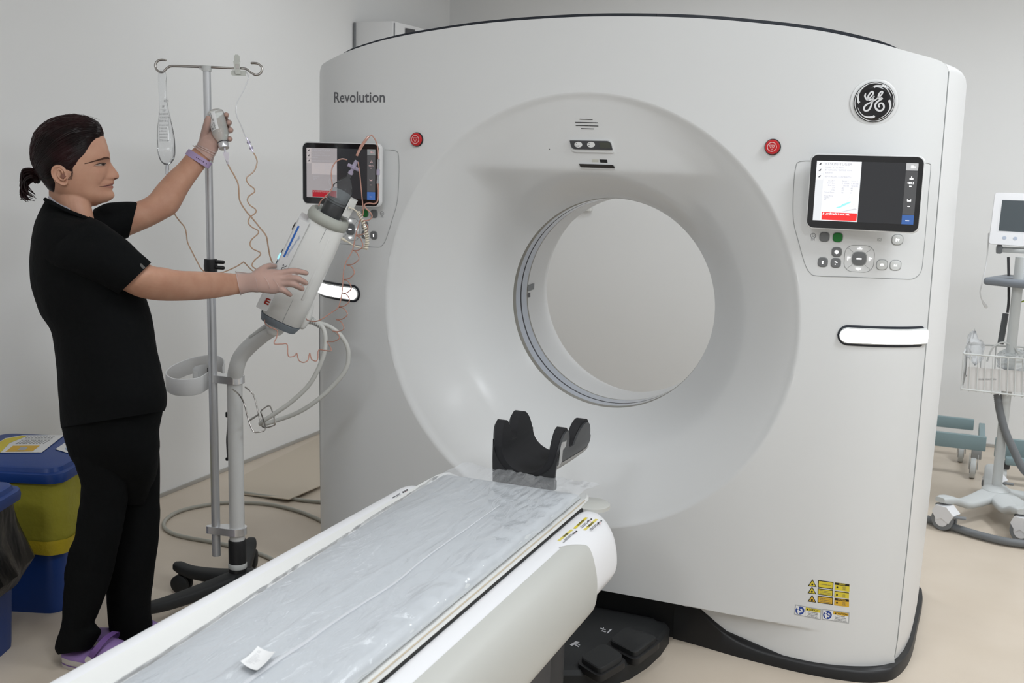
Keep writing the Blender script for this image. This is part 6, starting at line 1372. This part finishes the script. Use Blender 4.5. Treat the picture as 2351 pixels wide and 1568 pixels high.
mb = MB(); pq = [(0, 1008), (58, 998.5), (147, 999), (96, 1039), (0, 1040)]; pq = [(-40, 1039), (12, 1006), (52, 999), (147, 999), (96, 1038.5)]
no = tag(MB().prism(pq, lambda a, b, t: lidp(a, b, t), 0.0, 0.0012).build('notice_sheet', paper, None, 0), 'printed white notice with yellow edge taped on the bin lid', 'paper')
MB().poly([lidp(*p, 0.0018) for p in ((-38, 1038), (12, 1007), (50, 1000.5), (62, 1001), (22, 1017), (2, 1038))]).build('yellow_edge', yel, no, 0, fixn=False)
MB().poly([lidp(*p, 0.0018) for p in ((12, 1037), (30, 1023), (92, 1022.5), (74, 1036))]).build('photo_patch', ora, no, 0, fixn=False)
MB().poly([lidp(*p, 0.0022) for p in ((40, 1033), (48, 1026), (64, 1026), (58, 1033))]).build('photo_detail', silv, no, 0, fixn=False)
mb = MB()
for k in range(7):
    y = 1002.5+k*2.6; x0_, x1_ = 62-k*4.3, 128-k*3.6; n_ = 9
    for j in range(n_):
        a = x0_+(x1_-x0_)*j/n_; b = a+(x1_-x0_)/n_*random.uniform(0.45, 0.85); mb.poly([lidp(a, y, 0.0018), lidp(b, y, 0.0018), lidp(b-0.8, y+0.9, 0.0018), lidp(a-0.8, y+0.9, 0.0018)])
lab(mb.build('text_lines', inkg, no, 0, fixn=False), 'rows of small print'); 
o = tag(MB().prism([(127, 1031), (154, 1013), (178, 1030), (176, 1046)], lambda a, b, t: lidp(a, b, t), 0.0, 0.0012).build('notice_sheet', paper, None, 0), 'small blue printed sheet on the bin lid near the woman', 'paper')
MB().tube([lidp(160+9*math.cos(q), 1030+4.5*math.sin(q), 0.002) for q in np.linspace(0, 6.28, 14)], 0.0012, 4).build('round_stamp', mat('stamp_blue', (0.25, 0.38, 0.6), 0.6), o)
b2 = thing('waste_bin', 'blue lidded waste bin lined with a crumpled black bag, cut by the frame', 'waste bin', (-1.75, -1.05, 0), 'waste bins')
make_bin(b2, (-1.415, -1.145), math.radians(20), 0.42, 0.30, 0.515, bagk, 'liner_bag', None, 0.22, 0.055)

# ================================================================ FLOOR CABLE BEHIND THE STAND
cpts = [(760, 1206), (722, 1188), (690, 1175), (650, 1164), (612, 1157), (570, 1154), (515, 1154), (470, 1160), (430, 1168), (398, 1180), (378, 1197), (379, 1213), (400, 1226), (435, 1235), (480, 1243), (520, 1251), (560, 1261), (600, 1273), (640, 1291), (700, 1318)]
tag(MB().tube(spl([PZ(0.009, *p) for p in cpts], 6), 0.008, 10).build('floor_cable', mat('floor_cable_grey', (0.42, 0.41, 0.36), 0.5)), 'beige grey cable curving over the floor behind the injector base', 'cable')
tag(MB().tube(spl([PZ(0.009, *p) for p in ((560, 1131), (610, 1139), (670, 1145), (700, 1149), (750, 1153), (800, 1150))], 6), 0.008, 10).build('floor_cable', mat('floor_cable_grey2', (0.42, 0.41, 0.36), 0.5)), 'beige grey cable coming from under the lifted floor corner', 'cable')

# ================================================================ WALL CABINET AND SOCKET
wc = thing('wall_cabinet', 'white wall cabinet with an open door above the scanner, in the corner', 'cabinet', (XL, 2.4, 2.1))
y0 = 2.15; xf = PY(y0, 903, 47)[0]; zt = PX(XL, 812, 50)[2]
MB().box(((XL+0.006+xf)/2, (y0+3.2)/2, zt-0.33), (xf-XL-0.012, 3.2-y0, 0.66), 0.006).build('body', mat('cabinet_white', (0.78, 0.78, 0.78), 0.5), wc)
MB().box((XL+0.012, y0-0.004, zt-0.33), (0.012, 0.010, 0.65), 0.002).build('gap_shadow', midgrey, wc)  # grey strip standing in for the shadow in the gap at the wall
MB().box((xf+0.001, y0+0.012, zt-0.33), (0.004, 0.006, 0.64)).build('door_gap', midgrey, wc)
lp = [PX(xf+0.002, *p) for p in ((931, 64), (953, 68), (953, 92), (931, 92))]
MB().poly(lp).build('label_plate', darkgrey, wc, 0, fixn=False)
c = np.mean(lp, axis=0); put = MB(); put_text(put, 'CLINIC', 0.026, lambda a, b: (xf+0.004, c[1]+a, lp[0][2]-0.035+b), 'CENTER'); put.build('label_print', silv, wc, 0, fixn=False)
sk = thing('wall_bracket', 'small stepped white plastic fitting on the back wall seen through the bore', 'wall fitting', (-1.145, YB, 1.28))
s0, s1 = PY(YB, 1326, 484), PY(YB, 1362, 455)
MB().box(((s0[0]+s1[0])/2, YB-0.02, s0[2]+0.062), (abs(s1[0]-s0[0]), 0.035, 0.12), 0.006).build('plate', cream, sk)
MB().box(((s0[0]+s1[0])/2+0.005, YB-0.05, s0[2]+0.075), (abs(s1[0]-s0[0])*0.7, 0.03, 0.10), 0.006).build('cover', cream, sk)

# ================================================================ PATIENT MONITOR ON ITS ROLL STAND
stw = mat('stand_grey', (0.56, 0.58, 0.58), 0.42); monw = mat('monitor_white', (0.80, 0.80, 0.82), 0.4)
mt = thing('patient_monitor', 'white patient monitor with dark screen on a wheeled stand at the right edge', 'patient monitor', (1.43, 2.15, 0))
pb = PZ(0.13, 2288, 1118); xp, yp = pb[0], pb[1]; dM = depth(pb)
zt1 = PY(yp, 2342, 590)[2]
MB().tube([(xp, yp, 0.10), (xp, yp, zt1)], 0.022, 20).build('pole', stw, mt)
hub = (xp, yp, 0.10)
legt = [PZ(0.13, 2158, 1150), PZ(0.13, 2349, 1178), PZ(0.13, 2140, 1108), V(xp+0.25, yp+0.3, 0.13)]
a1 = math.atan2(legt[0][1]-yp, legt[0][0]-xp)
for k in range(5):
    tp = legt[0] if k == 0 else (legt[1] if k == 1 else V(xp+0.36*math.cos(a1-k*2*math.pi/5), yp+0.36*math.sin(a1-k*2*math.pi/5), 0.13))
    d = V(tp[0]-xp, tp[1]-yp, 0); L = np.linalg.norm(d); d = d/L; b = V(-d[1], d[0], 0); rws = []
    for t in np.linspace(0, 1, 14):
        c = V(xp, yp, 0)+d*(t*L); z = 0.105-0.018*math.sin(t*math.pi)+0.03*sst(0.55, 0.85, t); hgt = 0.045-0.012*sst(0, 0.6, t); w = 0.055-0.022*t; e = 1 if t < 0.97 else 0.7
        rws.append([tuple(c+b*(w*e*math.copysign(abs(math.cos(q))**0.5, math.cos(q)))+V(0, 0, z+hgt/2*e*math.copysign(abs(math.sin(q))**0.5, math.sin(q)))) for q in [2*math.pi*j/16 for j in range(16)]])
    MB().loft(rws).build('leg', stw, mt, 50)
    c = V(xp, yp, 0)+d*(L-0.02)
    cs = MB(); cs.lathe([(0.028, 0.105), (0.030, 0.10), (0.030, 0.075), (0.02, 0.05)], c, (0, 0, 1), 20); co = cs.build('caster', monw, mt)
    MB().tube([c+V(0, 0, 0.107), c+V(0, 0, 0.111)], 0.0285, 20).build('caster_ring', darkgrey, co)
    wd_ = nrm(V(0.9, -0.44, 0)); ax_ = V(-wd_[1], wd_[0], 0); cw = c+wd_*0.015+V(0, 0, 0.05)
    for sg in (-1, 1):
        MB().lathe([(0.0, 0.0), (0.049, 0.0), (0.050, 0.004), (0.050, 0.014), (0.046, 0.018), (0.0, 0.018)], cw+ax_*sg*0.008, ax_*sg, 28).build('wheel', midgrey, co)
        MB().lathe([(0.0, 0.020), (0.030, 0.020), (0.032, 0.015)], cw+ax_*sg*0.008, ax_*sg, 24).build('wheel_cap', monw, co)
    MB().loft([[tuple(cw+wd_*a+ax_*w+V(0, 0, z)) for a, z in ((-0.045, 0.03), (-0.03, 0.062), (0.02, 0.062), (0.055, 0.03), (0.035, -0.01), (0, 0.01), (-0.02, -0.005))] for w in (-0.032, -0.026, 0.026, 0.032)]).build('fork', monw, co, 40)
    MB().box(cw+wd_*0.07+V(0, 0, 0.022), (0.05, 0.03, 0.008), 0.003).build('brake_pedal', midgrey, co)
MB().lathe([(0.06, 0.075), (0.062, 0.12), (0.045, 0.135), (0.022, 0.14)], (xp, yp, 0), (0, 0, 1), 28).build('hub', stw, mt)
# monitor head: facing the camera, tilted back a little
def MP(u, v, o=0.0): return D(u, v, dM-0.10+o-(v-560)*(-0.00012))
mq = [(2284, 442), (2440, 446), (2430, 572), (2269, 560)]
def ring_q(q, o, r=0.05): return [tuple(MP(a, b, o)) for a, b in rquad(q[0], q[1], q[2], q[3], r=r)]
def insq(q, k): c = np.mean(q, axis=0); return [tuple(c+(np.array(p)-c)*k) for p in q]
mb = MB(); mb.loft([ring_q(insq(mq, 0.9), 0.10), ring_q(mq, 0.05), ring_q(mq, 0.006), ring_q(insq(mq, 0.985), 0.0)]); hd_ = mb.build('monitor_head', monw, mt, 40)
sq = [(2301, 459), (2421, 463), (2414, 537), (2292.5, 530)]
mb = MB(); mb.loft([ring_q(insq(sq, 1.06), -0.0006), ring_q(insq(sq, 1.0), 0.004)], True); mb.build('screen_surround', monw, hd_, 40)
MB().poly(ring_q(sq, -0.001, 0.02)).build('screen', mat('monitor_screen', (0.07, 0.085, 0.095), 0.25), hd_, 0, fixn=False)
for (u, v) in ((2306, 546), (2331, 547.5)):
    MB().poly([tuple(MP(u+5*math.cos(q), v+4*math.sin(q), -0.001)) for q in np.linspace(0, 6.28, 12, endpoint=False)]).build('key', mat('key_blue_grey', (0.45, 0.5, 0.6), 0.5), hd_, 0, fixn=False)
MB().box(D(2294, 572, dM-0.05), (0.025, 0.04, 0.04), 0.006).build('cable_clip', midgrey, hd_)
MB().box(D(2330, 574, dM-0.03), (0.16, 0.12, 0.02), 0.004).build('mount_plate', lgrey, mt)
tray = [(2282, 650), (2286, 640), (2310, 632), (2440, 634), (2450, 655)]
MB().box(D(2375, 650, dM-0.14), (0.36, 0.26, 0.035), 0.014, 3, mat=Matrix.Rotation(-0.38, 4, 'Z')).build('tray', mat('tray_grey', (0.22, 0.24, 0.27), 0.5), mt)
MB().tube(spl([D(2315, 590, dM-0.02), D(2316, 640, dM-0.02), D(2316, 690, dM-0.03), D(2313, 718, dM-0.03)], 5), 0.006, 8).build('cable', darkgrey, mt)
MB().tube([D(2309, 720, dM-0.03), D(2297, 790, dM-0.03)], 0.014, 12).build('cable_sleeve', mat('sleeve_grey', (0.09, 0.095, 0.10), 0.5), mt)
MB().tube(spl([D(2342, 694, dM-0.03), D(2356, 690, dM-0.03), D(2380, 688, dM-0.03)], 4), 0.0035, 8).build('earth_lead', mat('lead_yellow_green', (0.35, 0.45, 0.05), 0.5), mt)
tag(MB().tube(spl([D(2270, 535, dM-0.05), D(2265, 600, dM-0.05), D(2252, 660, dM-0.05), D(2250, 672, dM-0.05), D(2255, 690, dM-0.05), D(2266, 707, dM-0.05)], 5), [0.003]*21+[0.004, 0.006, 0.007, 0.007, 0.004], 8).build('probe_strap', white2), 'thin white strap dangling from the left side of the monitor', 'strap')
# wire basket
wbk = thing('wire_basket', 'pale wire basket hooked on the monitor stand', 'basket', D(2290, 900, dM-0.1))
dbk = dM-0.17
bt = [(2212, 812), (2400, 828)]; bb = [(2207, 893), (2400, 915)]
wm = mat('wire_white', (0.62, 0.63, 0.62), 0.35)
def bline(a, b, r=0.0035, n=2, nm='rail'): MB().tube([a, b], r, 8).build(nm, wm, wbk)
TF, TB_, BF, BB = [D(*bt[0], dbk), D(*bt[1], dbk)], [D(2222, 790, dbk+0.24), D(2400, 800, dbk+0.24)], [D(*bb[0], dbk+0.01), D(*bb[1], dbk+0.01)], [D(2216, 862, dbk+0.22), D(2400, 880, dbk+0.22)]
for q in (TF, BF, TB_, BB): bline(*q, 0.004)
for a, b in ((TF[0], TB_[0]), (BF[0], BB[0])): bline(a, b, 0.004)
for k in range(12):
    t = k/11*1.0; bline(TF[0]+(TF[1]-TF[0])*t, BF[0]+(BF[1]-BF[0])*t+V(0, 0, -0.008), 0.0028, nm='wire')
    if k % 2 == 0: bline(TB_[0]+(TB_[1]-TB_[0])*t, BB[0]+(BB[1]-BB[0])*t, 0.0028, nm='wire')
for t in (0.3, 0.65, 1.0): bline(TF[0]+(TB_[0]-TF[0])*t, BF[0]+(BB[0]-BF[0])*t, 0.0028, nm='wire')
gb = [(2222, 842), (2400, 856), (2400, 905), (2218, 892)]
mb = MB(); mb.loft([[tuple(D(u, v, dbk+0.03+o)) for u, v in gb] for o in (0, 0.15)]); gx = tag(mb.build('glove_box', mat('carton_white', (0.66, 0.64, 0.62), 0.6), None, 0), 'white cardboard box lying in the wire basket', 'box')
pm = MB(); put_text(pm, 'EXAMINATION', 9.5, lambda a, b: tuple(D(2247+a*0.62, 871-b*0.5, dbk+0.0285)), bold=0.02); pm.build('box_print', midgrey, gx, 0, fixn=False)
# crumpled clear bag
def crumple(cu, cv, d, ru, rv, rd, seed, name, label, tint, parent=None):
    mb = MB(); N, M_ = 26, 14; R = []
    for i in range(M_+1):
        th = math.pi*(0.03+0.94*i/M_); R.append([tuple(D(cu+ru*math.sin(th)*math.cos(q)*(1+0.45*noise.noise(Vector((math.cos(q)*2+seed, math.sin(q)*2, th*2)))), cv-rv*math.cos(th)*(1+0.5*noise.noise(Vector((seed, math.cos(q)*3, th)))), d+rd*math.sin(th)*math.sin(q)*(1+0.4*noise.noise(Vector((math.sin(q)*3, seed, th*3)))))) for q in [2*math.pi*j/N for j in range(N)]])
    mb.loft(R); return tag(mb.build(name, film_mat(name+'_film', tint, 0.30, 0.12, (30, 0.9, 0.01, (1, 1, 1), 0.2), 0.14), parent, 30), label, 'plastic bag')
crumple(2330, 828, dbk+0.10, 42, 26, 0.09, 3, 'clear_bag', 'crumpled clear plastic bag on top of the box in the basket', (0.88, 0.92, 0.90))
crumple(2238, 800, dbk+0.12, 20, 36, 0.05, 9, 'clear_bag', 'small clear plastic bag peeking up at the left end of the basket', (0.9, 0.92, 0.93))
tag(MB().tube(spl([D(2266, 830, dbk+0.08), D(2280, 798, dbk+0.06), D(2305, 786, dbk+0.05), D(2330, 800, dbk+0.04), D(2342, 820, dbk+0.04)], 6), 0.004, 8).build('sensor_lead', lgrey), 'grey sensor lead looping out of the basket', 'cable')
# hoses
hose = mat('hose_grey', (0.17, 0.18, 0.19), 0.45)
def corrug(P, r, n=10):
    mb = MB(); Q = spl(P, 1); L = [0]
    F_ = spl(P, 60); cum = [0]
    for a, b in zip(F_[:-1], F_[1:]): cum.append(cum[-1]+np.linalg.norm(b-a))
    N = int(cum[-1]/0.0045); pts = []; F_ = np.array(F_)
    for k in range(N): s = cum[-1]*k/(N-1); pts.append(V(*[np.interp(s, cum, F_[:, j]) for j in range(3)]))
    mb.tube(pts, [r*(1.0 if k % 2 else 0.90) for k in range(N)], n); return mb
tag(corrug([PZ(0.02, u, v) for u, v in ((2090, 1180), (2137, 1194), (2185, 1209), (2240, 1226), (2300, 1241), (2360, 1250), (2450, 1262))], 0.0175).build('corrugated_hose', hose, None, 80), 'grey corrugated hose lying on the floor at the right edge', 'hose')
tag(corrug([D(2290, 905, dM-0.06), D(2296, 945, dM-0.07), D(2308, 990, dM-0.08), D(2328, 1035, dM-0.09), D(2352, 1080, dM-0.10), D(2400, 1120, dM-0.10)], 0.0185).build('corrugated_hose', hose, None, 80), 'grey corrugated hose hanging below the wire basket', 'hose')
# ================================================================ TEAL TROLLEY BEHIND
teal = mat('teal_paint', (0.24, 0.33, 0.35), 0.5)
ty = thing('low_trolley', 'low teal painted trolley frame on swivel wheels near the back wall', 'trolley', (1.0, 2.9, 0))
a, b = PZ(0.165, 2263, 1030), PZ(0.165, 2150, 1010)
xr, yf = a[0], a[1]
MB().box((xr-0.55, yf+0.02, 0.185), (1.1, 0.03, 0.075), 0.004).build('front_rail', teal, ty)
MB().box((xr-0.58, yf+0.38, 0.20), (1.04, 0.03, 0.06), 0.004).build('rear_rail', teal, ty)
MB().box((xr-0.02, yf+0.2, 0.19), (0.03, 0.36, 0.05), 0.004).build('end_rail', teal, ty)
for (dx, dy) in ((-0.04, 0.03), (-0.10, 0.34), (-1.0, 0.03), (-1.0, 0.34)):
    c = V(xr+dx, yf+dy, 0); co = MB().box(c+V(0, 0, 0.125), (0.05, 0.05, 0.05), 0.006).build('caster', mat('zinc', (0.35, 0.36, 0.36), 0.35, metal=0.6), ty)
    for sg in (-1, 1): MB().box(c+V(sg*0.02-0.01, -0.01, 0.085), (0.004, 0.035, 0.08), 0.001).build('fork_plate', lgrey, co)
    MB().lathe([(0.0, 0.0), (0.052, 0.0), (0.054, 0.006), (0.054, 0.02), (0.052, 0.026), (0.0, 0.026)], c+V(-0.024, -0.02, 0.054), (1, 0, 0), 28).build('wheel', lgrey, co)
    MB().lathe([(0.0, 0.0), (0.03, 0.0), (0.03, 0.03), (0.0, 0.03)], c+V(-0.026, -0.02, 0.054), (1, 0, 0), 24).build('wheel_hub', darkgrey, co)
ty2 = thing('low_trolley', 'second teal trolley half hidden behind the monitor pole', 'trolley', (1.7, 3.0, 0))
c = PZ(0.13, 2320, 1058)
MB().box((c[0]+0.35, c[1]+0.1, 0.17), (0.85, 0.03, 0.10), 0.004).build('front_rail', teal, ty2)
MB().box((c[0]+0.35, c[1], 0.13), (0.75, 0.05, 0.04), 0.01).build('foot_rail', teal, ty2)
for dx in (-0.02, 0.6):
    cc = V(c[0]+dx, c[1]+0.02, 0); co = MB().box(cc+V(0, 0, 0.10), (0.04, 0.04, 0.04), 0.006).build('caster', darkgrey, ty2)
    MB().lathe([(0.0, 0.0), (0.04, 0.0), (0.042, 0.006), (0.042, 0.02), (0.0, 0.024)], cc+V(-0.012, 0, 0.042), (1, 0, 0), 24).build('wheel', lgrey, co)
